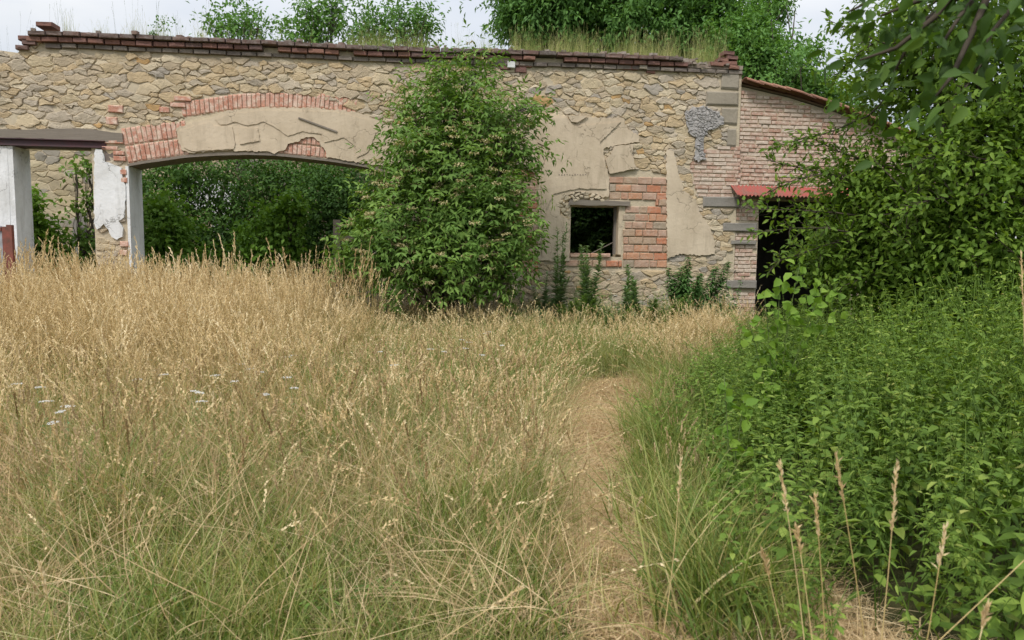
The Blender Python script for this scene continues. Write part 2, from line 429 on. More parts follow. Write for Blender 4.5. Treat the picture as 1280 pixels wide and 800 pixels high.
def box(name, a, b, mat, parent, jit=0):        # a, b: opposite corners in the parent's space
    (x0, y0, z0), (x1, y1, z1) = a, b
    V = [(x, y, z_) for x in (x0, x1) for y in (y0, y1) for z_ in (z0, z1)]
    if jit: V = [tuple(c + rs.uniform(-jit, jit) for c in v) for v in V]
    Fc = [(0, 1, 3, 2), (4, 6, 7, 5), (0, 4, 5, 1), (2, 3, 7, 6), (0, 2, 6, 4), (1, 5, 7, 3)]
    return link(name, mesh(name, V, Fc), mat, parent)

# brick meshes: unit bricks with worn front edges, shared by all bricks
def unit_brick(k):
    r = np.random.RandomState(100 + k)
    def ring(y, s, sz, j): return [(sx * (.5 - s) + r.uniform(-j, j), y, sz_ * (.5 - sz) + r.uniform(-j, j) * 1.6) for sx, sz_ in ((-1, -1), (1, -1), (1, 1), (-1, 1))]
    V = ring(1, 0, 0, 0) + ring(.10, 0, 0, .012) + ring(0, .03, .09, .018) + [(r.uniform(-.2, .2), r.uniform(-.05, .03), r.uniform(-.1, .1))]
    Fc = []
    for a in (0, 4):
        for i in range(4):
            j = (i + 1) % 4; Fc.append((a + i, a + j, a + 4 + j, a + 4 + i))
    for i in range(4): Fc.append((8 + i, 8 + (i + 1) % 4, 12))
    Fc.append((0, 3, 2, 1))
    return V, Fc
BR = [unit_brick(k) for k in range(8)]
BM = {}
def brick_mesh(k, mat):
    key = (k, mat.name)
    if key not in BM:
        BM[key] = mesh('brick', *BR[k]); BM[key].materials.append(mat)
    return BM[key]
def brick(parent, u, v, L, H, off, mat, rot=0.0, depth=.12, name='brick'):
    o = link(name, brick_mesh(rs.randint(8), mat), None, parent)
    o.location = (u, -off - rs.uniform(0, .008), v); o.scale = (L, depth, H)
    o.rotation_euler = (rs.uniform(-.015, .015), rot + rs.uniform(-.012, .012), rs.uniform(-.02, .02))
    return o
class Joined:                                   # bricks or stones past the limit, joined as one part
    def __init__(s): s.V = []; s.F = []
    def add(s, V, Fc):
        n = len(s.V); s.V += V; s.F += [tuple(i + n for i in f) for f in Fc]
    def brick(s, u, v, L, H, off, depth=.12):
        V, Fc = BR[rs.randint(8)]; d = rs.uniform(0, .008)
        s.add([(u + x * L, -off - d + y * depth, v + z_ * H) for x, y, z_ in V], Fc)
    def obj(s, name, mat, parent):
        if not s.V: return
        return tag(link(name, mesh(name, s.V, s.F), mat, parent), kind='stuff')

# rubble stones: cells of a stretched Voronoi pattern
def clip(poly, n, d):
    o = []; m = len(poly)
    for i in range(m):
        a, b = poly[i], poly[(i + 1) % m]
        da, db = a @ n - d, b @ n - d
        if da <= 0: o.append(a)
        if (da < 0 < db) or (db < 0 < da): o.append(a + (b - a) * da / (da - db))
    return o
def cells(u0, u1, v0, v1, rmin, rmax, stretch=2.0):
    pts = []; rad = []
    U0, U1 = u0 / stretch, u1 / stretch
    area = (U1 - U0) * (v1 - v0); cell = rmax
    grid = {}
    for _ in range(int(area / (rmin ** 2) * 9)):
        r = rmin + (rmax - rmin) * rs.rand() ** 2.2
        p = (rs.uniform(U0, U1), rs.uniform(v0, v1)); k = (int(p[0] / cell), int(p[1] / cell)); ok = True
        for i in range(k[0] - 1, k[0] + 2):
            for j in range(k[1] - 1, k[1] + 2):
                for q in grid.get((i, j), ()):
                    if (pts[q][0] - p[0]) ** 2 + (pts[q][1] - p[1]) ** 2 < ((r + rad[q]) * .5) ** 2: ok = False; break
                if not ok: break
            if not ok: break
        if ok: grid.setdefault(k, []).append(len(pts)); pts.append(p); rad.append(r)
    Pn = np.array(pts); Rn = np.array(rad); out_ = []
    for i, p in enumerate(Pn):
        d2 = ((Pn - p) ** 2).sum(1); nb = np.argsort(d2)[1:18]
        h = rmax * 1.3; poly = [p + np.array(c) for c in ((-h, -h), (h, -h), (h, h), (-h, h))]
        for q in nb:
            n = Pn[q] - p; L = np.linalg.norm(n); n = n / L
            wgt = .5 + .28 * (Rn[i] ** 2 - Rn[q] ** 2) / (L * L)      # larger stones take more room
            wgt = min(.75, max(.25, wgt))
            poly = clip(poly, n, p @ n + L * wgt)
            if len(poly) < 3: break
        if len(poly) >= 3: out_.append([np.array((a[0] * stretch, a[1])) for a in poly])
    return out_
def stone_geo(poly, forb, gap=.005, hmin=.006, hmax=.031):
    P = np.array(poly); c = P.mean(0)
    if any(inside(c, f) for f in forb): return None
    Q = []
    m = len(P)
    for i in range(m):                          # corner cut, then shrink by the joint
        a, b = P[i], P[(i + 1) % m]; L = np.linalg.norm(b - a)
        if L < .03: Q.append((a + b) / 2); continue
        if L < .12: Q += [a + (b - a) * .16, a + (b - a) * .84]
        elif L < .24: Q += [a + (b - a) * .1, (a + b) / 2, a + (b - a) * .9]
        else: Q += [a + (b - a) * .08, a + (b - a) * .36, a + (b - a) * .64, a + (b - a) * .92]
    Q = np.array(Q)
    X, Y = Q[:, 0].copy(), Q[:, 1].copy()       # a common warp keeps neighbouring outlines interlocked
    Q[:, 0] += .022 * np.sin(Y * 31 + X * 9) + .012 * np.sin(X * 47 + Y * 23)
    Q[:, 1] += .016 * np.sin(X * 23 + Y * 11) + .010 * np.sin(X * 53 - Y * 17)
    d = Q - c; L = np.linalg.norm(d, axis=1)[:, None]
    Q = c + d * np.maximum(.3, (L - gap * rs.uniform(.5, 1.5, (len(Q), 1))) / L)
    Q += rs.uniform(-.007, .007, Q.shape)
    for i in range(len(Q)):
        for f in forb:
            if inside(Q[i], f):
                lo, hi = 0., 1.
                for _ in range(7):
                    mid = (lo + hi) / 2
                    if inside(c + (Q[i] - c) * mid, f): hi = mid
                    else: lo = mid
                Q[i] = c + (Q[i] - c) * lo
    x, y = Q[:, 0], Q[:, 1]; A = .5 * abs(np.dot(x, np.roll(y, 1)) - np.dot(y, np.roll(x, 1)))
    if A < .0012: return None
    c = Q.mean(0); h = rs.uniform(hmin, hmax); tilt = rs.uniform(-.13, .13, 2) + np.array([0, .03])
    n = len(Q)
    def lay(s, off): 
        q = c + (Q - c) * s
        return [(p[0], -(off + (p - c) @ tilt) if off > 0 else .02, p[1]) for p in q]
    V = lay(1, 0) + lay(.985, h * .55) + lay(.87, h * .95 + .004)
    V = [(a, b + (rs.uniform(-.004, .004) if i >= n else 0), e) for i, (a, b, e) in enumerate(V)]
    V.append((c[0] + rs.uniform(-.02, .02), -(h + rs.uniform(0, .012)), c[1]))
    Fc = []
    for k in (0, n):
        for i in range(n): j = (i + 1) % n; Fc.append((k + i, k + j, k + n + j, k + n + i))
    for i in range(n): Fc.append((2 * n + i, 2 * n + (i + 1) % n, 3 * n))
    # outline runs counter-clockwise seen from the front
    return A, V, Fc
def lay_stones(parent, cs, forb, mat, keep, limit=300, mat2=None):
    got = []
    for c in cs:
        g = stone_geo(c, forb)
        if g and keep(np.mean(np.array(c), axis=0)): got.append(g)
    got.sort(key=lambda a: -a[0])
    rest = Joined()
    for i, (A, V, Fc) in enumerate(got):
        if i < limit: link('stone', mesh('stone', V, Fc), mat, parent)
        else: rest.add(V, Fc)
    rest.obj('small_stones', mat, parent)
    return len(got)

# ------------------------------------------------------------------ the ruined barn wall
barn = empty('ruined_barn', WO, TH)
tag(barn, 'long roofless ruined barn of yellow rubble stone with a wide arch and a small window', 'ruin')
TOPPX = [(42, 38), (100, 40), (200, 45), (320, 50), (480, 58), (630, 62), (740, 66), (850, 71)]
TW = Wp(TOPPX, .1)
tu, tv = [a[0] for a in TW], [a[1] for a in TW]
def top_v(u): return float(np.interp(u, tu, tv))
V0 = -.35
A1 = [(13, 183), (117, 183)]                    # left opening
arch_px = [(160, 205), (182, 201), (205, 198), (232, 194), (270, 191.5), (310, 190.5), (342, 191.5), (370, 194), (410, 198.5), (440, 203), (457, 206), (482, 212)]
aw = Wp(arch_px)
pL, pR = W(13, 250)[0], W(117, 250)[0]
bL, bR = W(159, 250)[0], W(480, 250)[0]
beam_v = W(80, 183)[1]
wx0, wx1 = W(713, 290)[0], W(777, 290)[0]
wz0, wz1 = W(740, 321)[1], W(740, 257)[1]
uR = W(925, 150)[0]
core = [(W(-260, 300)[0], V0), (pL, V0), (pL, beam_v), (pR, beam_v), (pR, V0), (bL, V0)] + [(min(max(u, bL), bR), v) for u, v in aw] + [(bR, V0), (uR, V0), (uR, W(925, 84)[1]), W(850, 84)]
core += [W(x, y + 9) for x, y in TOPPX[::-1]] + [W(22, 66), W(0, 63), W(-60, 70), W(-260, 66)]
win = [(wx0, wz0), (wx1, wz0), (wx1, wz1), (wx0, wz1)]
link('masonry_core', prism(core, 0, .6, [win]), M['mortar'], barn)

plaster_arch = [(220, 160), (245, 152), (262, 149), (283, 138), (330, 134), (400, 135), (445, 140), (472, 150), (500, 168), (500, 208), (478, 207), (440, 202), (425, 199), (409, 197),
                (405, 187), (399, 177), (392, 171), (382, 171), (372, 177), (360, 180), (357, 187), (346, 190), (343, 192), (334, 189), (283, 188), (235, 191), (226, 186), (222, 172)]
plaster_main = [(630, 160), (645, 156), (668, 144), (710, 144), (713, 152), (722, 151), (735, 146), (779, 148), (784, 160), (799, 170), (800, 177), (768, 182), (754, 186), (757, 205), (762, 222),
                (761, 245), (752, 247), (744, 242), (722, 240), (705, 244), (698, 253), (700, 268), (711, 276), (712, 326), (673, 326), (673, 217), (645, 207), (630, 200)]
plaster_right = [(833, 186), (843, 190), (848, 218), (856, 238), (870, 250), (876, 268), (888, 285), (893, 300), (894, 318), (872, 319), (850, 317), (834, 324)]
for nm, pl, th in (('arch_plaster', plaster_arch, .05), ('plaster_patch', plaster_main, .05), ('plaster_patch', plaster_right, .048)):
    link(nm, prism(rough_poly(Wp(pl, .05), .035, .016), -th, .0), M['plaster'], barn)
# lifted second coats that throw an edge shadow
for pl in ([(628, 176), (650, 178), (686, 186), (676, 214), (655, 208), (628, 200)],
           [(768, 183), (792, 180), (790, 192), (795, 211), (762, 217), (757, 200), (764, 192)],
           [(269, 149), (285, 143), (330, 138), (420, 140), (460, 150), (470, 165), (460, 190), (446, 197), (441, 180), (430, 172), (405, 178), (402, 168), (378, 164), (360, 170), (342, 158), (330, 152), (310, 157), (293, 152), (283, 156), (275, 156)],
           [(224, 164), (262, 152), (268, 158), (290, 158), (294, 178), (292, 186), (240, 189), (230, 184)],
           [(297, 160), (322, 160), (325, 176), (300, 180)],
           [(676, 148), (708, 147), (718, 158), (776, 152), (750, 178), (753, 200), (758, 236), (720, 236), (692, 242), (682, 262), (680, 320), (677, 320), (677, 215), (688, 186), (672, 178)]):
    link('plaster_coat', prism(rough_poly(Wp(pl, .06), .05, .008), -rs.uniform(.061, .072), -.045), M['plaster2'], barn)
pl = [(710, 144), (735, 145), (722, 153), (714, 152)]
o = link('plaster_flap', prism(Wp(pl, .1), -.09, -.06), M['plaster2'], barn)
# small punched marks in a row on the plaster
holes = Joined()
for i in range(11):
    u, v = W(699 + i * 3.3, 218.5 + rs.uniform(-.4, .4), .075); holes.brick(u, v, .018, .018, .074, .01)
holes.obj('nail_marks', M['brick_grey'], barn)
for a, b in (((375, 148), (419, 164)),):
    (u0, v0), (u1, v1) = W(*a, .08), W(*b, .08)
    o = box('timber_strip', (-.35, -.012, -.014), (.35, .01, .014), M['wood'], barn, .004)
    o.location = ((u0 + u1) / 2, -.075, (v0 + v1) / 2); o.rotation_euler = (0, math.atan2(v0 - v1, u1 - u0), 0)

# openings' timber and steel
(u0, v0), (u1, v1) = W(-260, 163), W(155, 178)
link('timber_lintel', prism(rough_poly([(u0, beam_v + .13), (u1, v1 - .0), (W(154, 167)[0], W(154, 167)[1]), (W(100, 161)[0], W(100, 161)[1]), (W(40, 163)[0], W(40, 163)[1]), (u0, W(0, 164)[1])], .2, .012), -.05, .05), M['wood'], barn)
bu = W(133, 180)[0]
st = link('steel_beam', prism([(u0, beam_v + .003), (bu, beam_v + .003), (bu, beam_v + .095), (u0, beam_v + .095)], -.02, .0), M['steel'], barn)
link('steel_beam_flange', prism([(u0, beam_v - .014), (bu, beam_v - .014), (bu, beam_v + .001), (u0, beam_v + .001)], -.07, .3), M['steel'], st)
link('steel_beam_flange', prism([(u0, beam_v + .097), (bu, beam_v + .097), (bu, beam_v + .11), (u0, beam_v + .11)], -.07, -.003), M['steel'], st)
# white rendered jambs
box('white_jamb', (pL + .002, -.03, V0), (pL + .09, .55, beam_v - .02), M['white'], barn)
box('white_jamb', (bL + .002, -.035, V0), (bL + .05, .62, W(160, 208)[1]), M['white'], barn)
link('white_pier_face', prism(rough_poly([(W(-260, 300)[0], V0), (pL + .001, V0), (pL + .001, beam_v - .03), (W(-30, 190)[0], beam_v - .05), (W(-260, 300)[0], beam_v - .03)], .4, .006), -.035, 0), M['white'], barn)
pier = [(118, 192), (120, 186), (128, 187), (131, 202), (142, 206), (152, 210), (154, 226), (157, 232), (157, 246), (155, 272), (148, 276), (154, 285), (153, 296), (146, 300), (140, 296), (136, 287), (130, 280), (121, 287), (118, 280)]
link('white_plaster_patch', prism(rough_poly(Wp(pier, .04), .05, .012), -.05, 0), M['white'], barn)
(hu0, hv0), (hu1, hv1) = W(132, 201), W(142, 188)
box('putlog_hole_shade', (hu0, -.022, hv0), (hu1, .05, hv1), M['brick_grey'], barn)  # dark block; its grey stands for the shade inside the hole

# window lintel, frame, sill
(u0, v0), (u1, v1) = W(709, 257), W(787, 249)
link('window_lintel', prism(rough_poly([(u0, wz1 + .002), (wx1 + .12, wz1 + .002), (u1, wz1 + .09), (W(712, 251)[0], wz1 + .10)], .15, .008), -.065, .25), M['wood'], barn)
box('window_reveal', (wx1 - .065, -.004, wz0 + .05), (wx1 - .002, .22, wz1 - .002), M['plaster'], barn, .004)
box('window_frame_post', (wx1 - .105, .16, wz0 + .05), (wx1 - .067, .24, wz1 - .004), M['wood_up'], barn)
crum = [(698, 255), (697, 247), (704, 243), (712, 240), (724, 239), (736, 243), (745, 241), (752, 246), (762, 247), (760, 250), (712, 251), (711, 262), (712, 270), (704, 268)]
cu = Wp(crum)
# frame bar fallen across the opening
(a0, c0), (a1, c1) = W(740, 318), W(770, 303)
gg = G(); tube(gg, [(a0, .2, c0), (a1 - .02, .14, c1)], [.009, .009], 5); gg.obj('fallen_glazing_bar', M['wood'], barn, True)

brick_l_panel = [(640, 208), (673, 216), (673, 340), (640, 340)]
brick_r_panel = [(757, 216), (797, 212), (833, 218), (833, 338), (706, 338), (706, 322), (777, 322), (777, 257), (787, 250), (762, 250)]
annex_on_wall = [(862, 205), (873, 190), (900, 184), (925, 182), (925, 246), (874, 246), (866, 228)]
relief_top = [(228, 128), (250, 122), (275, 118), (300, 116), (337, 117), (387, 122), (425, 131), (446, 140)]
arch_zone = relief_top + [(475, 150), (510, 168), (510, 215), (155, 215), (155, 160), (215, 157), (222, 158), (232, 146)]
cement_px = [(856, 142), (866, 134), (885, 135), (897, 140), (905, 154), (896, 160), (884, 164), (878, 174), (880, 200), (872, 203), (869, 190), (871, 172), (862, 166)]
quoins = [(902, 90, 924, 112), (883, 113, 923, 133), (902, 134, 922, 156), (909, 160, 920, 184), (879, 245, 925, 260), (904, 278, 947, 290), (914, 300, 946, 306), (908, 350, 946, 361)]
forb = [Wp(arch_zone), Wp(brick_r_panel), Wp(brick_l_panel), Wp(annex_on_wall),
        Wp([(x, y) for x, y in ((-400, 162), (156, 162), (156, 186), (-400, 186))]),
        [(pL - .02, V0 - 1), (pR + .01, V0 - 1), (pR + .01, beam_v + .2), (pL - .02, beam_v + .2)],
        [(bL - .03, V0 - 1), (bR, V0 - 1), (bR, aw[-1][1]), (bL - .03, aw[0][1])],
        [(wx0 - .02, wz0 - .1), (wx1 + .05, wz0 - .1), (wx1 + .05, wz1 + .1), (wx0 - .02, wz1 + .1)],
        Wp([(640, 168), (669, 150), (779, 152), (790, 168), (752, 190), (755, 240), (700, 240), (690, 330), (680, 330), (680, 215), (640, 200)]),
        Wp([(840, 200), (850, 240), (866, 258), (884, 290), (888, 314), (838, 318)]),
        Wp([(-400, 187), (13, 187), (13, 500), (-400, 500)])]
forb.append(Wp([(x - 3 if x < 125 else x, y) for x, y in pier]))
forb += [Wp([(a, b), (c, b), (c, d), (a, d)]) for a, b, c, d in quoins]
# keep-clear of the cornice and the sky
def keep(c):
    u, v = c
    lim = top_v(u) - .30 if u > TW[0][0] and u < W(850, 80)[0] else (W(900, 88)[1] if u > 0 else float(np.interp(u, [W(-260, 66)[0], W(-60, 70)[0], W(0, 63)[0], W(22, 66)[0], W(42, 45)[0]], [W(-260, 66)[1], W(-60, 70)[1], W(0, 63)[1], W(22, 66)[1], W(42, 48)[1]])) - .03)
    return v < lim and u < uR - .03 and v > -.25
cs = cells(W(-130, 200)[0], uR + .1, -.3, 6.4, .062, .175, 2.25)
NST = lay_stones(barn, cs, forb, M['stone'], keep, 300)
# broken lumps over the window and on the pier foot
fl = Joined()
for c in cells(cu[0][0] - .1, cu[0][0] + 1.2, wz1 - .4, wz1 + .4, .045, .09, 1.3):
    if inside(np.mean(np.array(c), axis=0), cu):
        g = stone_geo(c, [], .006, .04, .07)
        if g: fl.add(g[1], g[2])
fl.obj('broken_mortar', M['mortar'], barn)

# --- bricks of the panels
def brick_rows(poly_px, L, H, joint, off, mat, parent, lim=None, jn=None, shift=.5, v_align=0.0, skip=0.0, hjit=.0):
    poly = Wp(poly_px); us = [p[0] for p in poly]; vs = [p[1] for p in poly]; n = 0
    v = min(vs) + v_align; row = 0
    while v < max(vs):
        u = min(us) - rs.rand() * L * .3 - (row % 2) * L * shift
        while u < max(us):
            l = L * (rs.uniform(.9, 1.08) if rs.rand() > .18 else .5)
            a, b = u, u + l
            while a < b - .04 and not inside((a + .02, v + H / 2), poly): a += .02
            while b > a + .04 and not inside((b - .02, v + H / 2), poly): b -= .02
            if b - a > .06 and rs.rand() > skip:
                h = H * rs.uniform(.9, 1.05)
                if lim is None or n < lim: brick(parent, (a + b) / 2, v + H / 2, b - a - joint, h, off + rs.uniform(0, hjit), mat)
                else: jn.brick((a + b) / 2, v + H / 2, b - a - joint, h, off + rs.uniform(0, hjit))
                n += 1
            u += l
        v += H + joint; row += 1
brick_rows([(761, 219), (833, 219), (833, 249), (761, 249)], .29, .132, .016, .012, M['brick_red'], barn, hjit=.02)
brick_rows([(779, 253), (833, 253), (833, 334), (779, 334)], .29, .132, .016, .012, M['brick_red'], barn, hjit=.02)
brick_rows([(640, 212), (672, 218), (672, 340), (640, 340)], .29, .132, .016, .0, M['brick_red'], barn, hjit=.01)
brick_rows([(706, 333), (706, 325), (776, 325), (776, 333)], .27, .12, .014, .03, M['brick_red'], barn)
for i in range(5):                              # loose sill bricks laid across the opening
    x = wx0 + .09 + i * .20
    if x < wx1 - .12: brick(barn, x, wz0 + .03, .185, .075, .05, M['brick_red'], rs.uniform(-.03, .03), .25)
# --- arches
def arch_ring(low, hgt, px0, px1, off, mat, wdt=.072, tiers=1, fan=.25, hv=.02):
    xs = [p[0] for p in low]; ys_ = [p[1] for p in low]
    uA, uB = W(px0, 180)[0], W(px1, 180)[0]; mid = W(315, 180)[0]
    lw = Wp(low); lu, lv = [p[0] for p in lw], [p[1] for p in lw]
    u = uA
    while u < uB:
        v = float(np.interp(u, lu, lv)); ang = (u - mid) * fan
        for k in range(tiers):
            h = hgt / tiers
            c = v + h * (k + .5)
            o = brick(barn, u + ang * h * (k + .5), c, wdt - .011 + rs.uniform(-.004, .004), h - .014 + rs.uniform(-hv, hv) * .5, off + rs.uniform(0, .012), mat, ang)
        u += wdt
arch_ring(arch_px, .60, 163, 236, .010, M['brick_arch'], .078, 2, .09)
arch_ring(arch_px, .40, 340, 414, .010, M['brick_arch'], .078, 2, .09)
relief_low = [(228, 147), (250, 144), (275, 140), (295, 137), (330, 135), (400, 136), (438, 142), (446, 145)]
arch_ring(relief_low, .27, 232, 442, .012, M['brick_arch'], .078, 1, .085)
# dark band under the arch: soffit shade put into thin wood-coloured slabs
for i in range(len(aw) - 1):
    (a, va), (b, vb) = aw[i], aw[i + 1]
    a = max(a, bL); b = min(b, bR)
    if b - a < .02: continue
    me = mesh('soffit_shade', [(a, -.03, va - .003), (b, -.03, vb - .003), (b, -.03, vb - .045), (a, -.03, va - .045), (a, .6, va - .003), (b, .6, vb - .003), (b, .6, vb - .045), (a, .6, va - .045)],
              [(0, 3, 2, 1), (4, 5, 6, 7), (0, 1, 5, 4), (3, 7, 6, 2), (0, 4, 7, 3), (1, 2, 6, 5)])
    link('soffit_shade', me, M['wood'], barn)
# loose red bricks in the rubble and beside the beams
for x, y, l, h, mt in ((142, 176.5, .30, .07, 'brick_arch'), (137, 185, .26, .06, 'brick_arch'), (148, 191, .18, .07, 'brick_arch'), (149, 198, .2, .08, 'brick_arch'), (154, 215, .1, .09, 'brick_arch'),
                       (155, 225, .1, .09, 'brick_arch'), (155, 305, .14, .09, 'brick_arch'), (154, 316, .12, .09, 'brick_arch'), (228, 123, .28, .075, 'brick_arch'), (222, 131, .25, .07, 'brick_arch'), (205, 137, .16, .09, 'brick_arch'), (144, 136, .24, .12, 'brick_arch'), (139, 151, .18, .13, 'brick_arch'),
                       (655, 80, .3, .10, 'brick_dark'), (632, 83, .2, .11, 'brick_dark'), (788, 84, .28, .09, 'brick_dark'), (814, 87, .17, .13, 'brick_dark'), (651, 87, .22, .1, 'brick_dark'), (803, 80, .15, .06, 'brick_dark')):
    u, v = W(x, y, .05); brick(barn, u, v, l, h, .045, M[mt])
u, v = W(639, 81, .06); brick(barn, u, v, .14, .12, .09, M['white'])
u, v = W(804, 84, .06); brick(barn, u, v, .15, .07, .08, M['quoin'])
# quoins and grey lintel stones
for a, b, c, d in quoins:
    (x0, z1), (x1, z0) = W(a, b, .03), W(c, d, .03)
    mt = M['slate_block'] if b > 240 else M['quoin']
    brick(barn, (x0 + x1) / 2, (z0 + z1) / 2, x1 - x0 - .012, z1 - z0 - .012, .038, mt, 0, .2, 'quoin_block')
link('cement_smear', prism(rough_poly(Wp(cement_px, .05), .04, .02), -.052, 0), M['cement'], barn)
cl = Joined()
for c in cells(W(850, 150)[0], W(910, 150)[0], W(870, 205)[1], W(870, 130)[1], .035, .07, 1.2):
    if inside(np.mean(np.array(c), axis=0), Wp(cement_px)):
        g = stone_geo(c, [], .004, .058, .075)
        if g: cl.add(g[1], g[2])
cl.obj('cement_lumps', M['cement'], barn)
jb = Joined()
brick_rows(annex_on_wall, .27, .064, .012, .008, M['brick_wash'], barn, hjit=.02)
# --- cornice: cap course, red course, grey course with the overhang's shade in its colour
def course(dv, H, L, off, mat, px0, px1, miss, name='cornice_brick', tilt=0.0):
    u = W(px0, 60)[0]; uE = W(px1, 60)[0]
    while u < uE:
        l = L * rs.uniform(.86, 1.1)
        if rs.rand() > miss:
            v = top_v(u + l / 2) - dv
            sl = (top_v(u + l) - top_v(u)) / l
            o = brick(barn, u + l / 2, v + rs.uniform(-.006, .006), l - .014, H * rs.uniform(.9, 1.05), off + rs.uniform(0, .03), mat, -sl + rs.uniform(-.02, .02), .3, name)
        u += l
course(.045, .078, .30, .15, M['brick_cap'], 40, 848, .02)
course(.135, .082, .26, .10, M['brick_dark'], 36, 850, .13)
course(.225, .075, .28, .045, M['brick_grey'], 38, 925, .05)
for x, y, l in ((55, 30, .26), (32, 47, .25), (36, 53, .22), (27, 59, .2), (912, 66, .2), (916, 72, .22), (912, 79, .3), (897, 80, .25), (918, 84, .2), (905, 74, .18)):
    u, v = W(x, y, .08); brick(barn, u, v, l, .075, .09, M['brick_dark'], rs.uniform(-.05, .05), .3, 'cornice_brick')
# rubble bedding and mortar crumbs on top of the wall
rb = Joined()
for _ in range(420):
    if rs.rand() < .4: u = rs.uniform(W(846, 70)[0], W(922, 70)[0]); hi = W(900, 84)[1] + .02 + .10 * rs.rand() ** 2
    else: u = rs.uniform(W(45, 40)[0], W(850, 70)[0]); hi = top_v(u) + rs.uniform(-.01, .035)
    V, Fc = BR[rs.randint(8)]; s = rs.uniform(.03, .10); yy = rs.uniform(-.12, .5); a = rs.uniform(0, 3)
    rb.add([(u + (x * cos(a) - y * sin(a)) * s, yy + (x * sin(a) + y * cos(a)) * s, hi + zz * s * .6) for x, y, zz in V], Fc)
rb.obj('loose_rubble', M['rubble'], barn)
box('wall_head_mortar', (W(850, 70)[0] + .02, -.05, W(880, 84)[1] - .02), (uR - .01, .55, W(880, 84)[1] + .05), M['rubble'], barn, .01)

# ------------------------------------------------------------------ brick annex with the dark doorway
annex = empty('brick_annex', WO + WU * uR, TH)
tag(annex, 'pinkish brick lean-to with tiled sloping roof and dark doorway, right of the barn', 'outbuilding')
S = 0.04                                        # set back
def Wa(px, py, off=-S):
    u, v = W(px, py, off); return (u - uR, v)
aE = Wa(1230, 200)[0]
rl = [Wa(925, 108), Wa(985, 122), Wa(1040, 139), Wa(1090, 158)]
sl_ = (rl[-1][1] - rl[-2][1]) / (rl[-1][0] - rl[-2][0])
rl.append((aE, rl[-1][1] + sl_ * (aE - rl[-1][0])))
d0, d1, dt = Wa(947, 300)[0], Wa(1082, 300)[0], Wa(1000, 250)[1]
outl = [(.002, V0), (d0, V0), (d0, dt), (d1, dt), (d1, V0), (aE, V0)] + rl[::-1]
outl[-1] = (.002, rl[0][1])
link('masonry_core', prism(outl, S, .5), M['mortar'], annex)
anr = [(W(925, 110)[0], 0)]
def annex_rows():
    H, jt, L = .066, .012, .275; n = 0; v = V0; row = 0; jn = Joined(); lst = []
    while v < 5.2:
        u = -.02 - (row % 2) * L * .5 - rs.rand() * .05
        while u < aE:
            l = L * (rs.uniform(.92, 1.07) if rs.rand() > .2 else .5)
            a, b = max(u, .005), min(u + l, aE)
            top = np.interp((a + b) / 2, [p[0] for p in rl], [p[1] for p in rl])
            ok = v + H < top - .02
            if d0 < (a + b) / 2 < d1 and v < dt: ok = False
            elif v < dt and a < d0 < b: b = d0
            elif v < dt and a < d1 < b: a = d1
            for q in quoins:
                x0, x1 = W(q[0], q[1])[0] - uR, W(q[2], q[1])[0] - uR; z0, z1 = W(q[0], q[3])[1], W(q[0], q[1])[1]
                if x0 < (a + b) / 2 < x1 and z0 - .03 < v + H / 2 < z1 + .02: ok = False
            if ok and b - a > .05: lst.append(((a + b) / 2, v + H / 2, b - a - jt * 1.7, H * rs.uniform(.88, 1.04)))
            u += l
        v += H + jt; row += 1
    # the most visible bricks (above the eaves sheet, nearest the barn) become objects
    lst.sort(key=lambda q: (q[0] > 2.45) * 10 + (q[1] < dt) * 3 + q[0] * .2)
    for i, (u, v_, l, h) in enumerate(lst):
        if i < 300: brick(annex, u, v_, l, h, -S + .010 + rs.uniform(0, .022), M['brick_wash'])
        else: jn.brick(u, v_, l, h, -S + .010 + rs.uniform(0, .022))
    jn.obj('more_bricks', M['brick_wash'], annex)
annex_rows()
# roof slab and tiles
roof = link('roof', mesh('roof', [(rl[0][0], -.06, rl[0][1] + .02), (rl[1][0], -.06, rl[1][1] + .02), (rl[2][0], -.06, rl[2][1] + .02), (aE, -.06, rl[-1][1] + .02),
                                   (rl[0][0], 5.2, rl[0][1] + .02), (rl[1][0], 5.2, rl[1][1] + .02), (rl[2][0], 5.2, rl[2][1] + .02), (aE, 5.2, rl[-1][1] + .02)],
                         [(0, 1, 5, 4), (1, 2, 6, 5), (2, 3, 7, 6)]), M['wood'], annex)
tl = Joined()
tmesh = None
def tile_geo(L=.36, Wd=.22):
    V, Fc = [], []
    for i in range(2):
        for j in range(7):
            a = pi * j / 6
            V.append((i * L, -cos(a) * Wd / 2, sin(a) * .05 + (.02 if i == 0 else 0)))
    for j in range(6): Fc.append((j, j + 1, j + 8, j + 7))
    n = len(V); V += [(x, y, z_ - .014) for x, y, z_ in V]; Fc += [tuple(i + n for i in f[::-1]) for f in Fc]
    Fc += [(j, j + n, j + 1 + n, j + 1) for j in range(6)] + [(j + 7, j + 8, j + 8 + n, j + 7 + n) for j in range(6)]
    return V, Fc
tV, tF = tile_geo()
tm = mesh('roof_tile', tV, tF); tm.materials.append(M['tile'])
for r in range(17):
    x = .0 + r * .27
    if x > aE - .1: break
    z0 = np.interp(x, [p[0] for p in rl], [p[1] for p in rl]) + .07
    z1 = np.interp(x + .36, [p[0] for p in rl], [p[1] for p in rl]) + .07
    a = math.atan2(z0 - z1, .36)
    for c in range(24):
        y = -.12 + c * .215
        if c == 0 or (c < 6 and r < 12):
            o = link('roof_tile', tm, None, roof); o.location = (x, y, z0 + rs.uniform(-.008, .008)); o.rotation_euler = (rs.uniform(-.03, .03), a + rs.uniform(-.03, .03), rs.uniform(-.03, .03))
        else:
            tl.add([(x + p[0] * cos(a), y + p[1], z0 + p[2] - p[0] * sin(a)) for p in tV], tF)
tl.obj('more_tiles', M['tile'], roof)
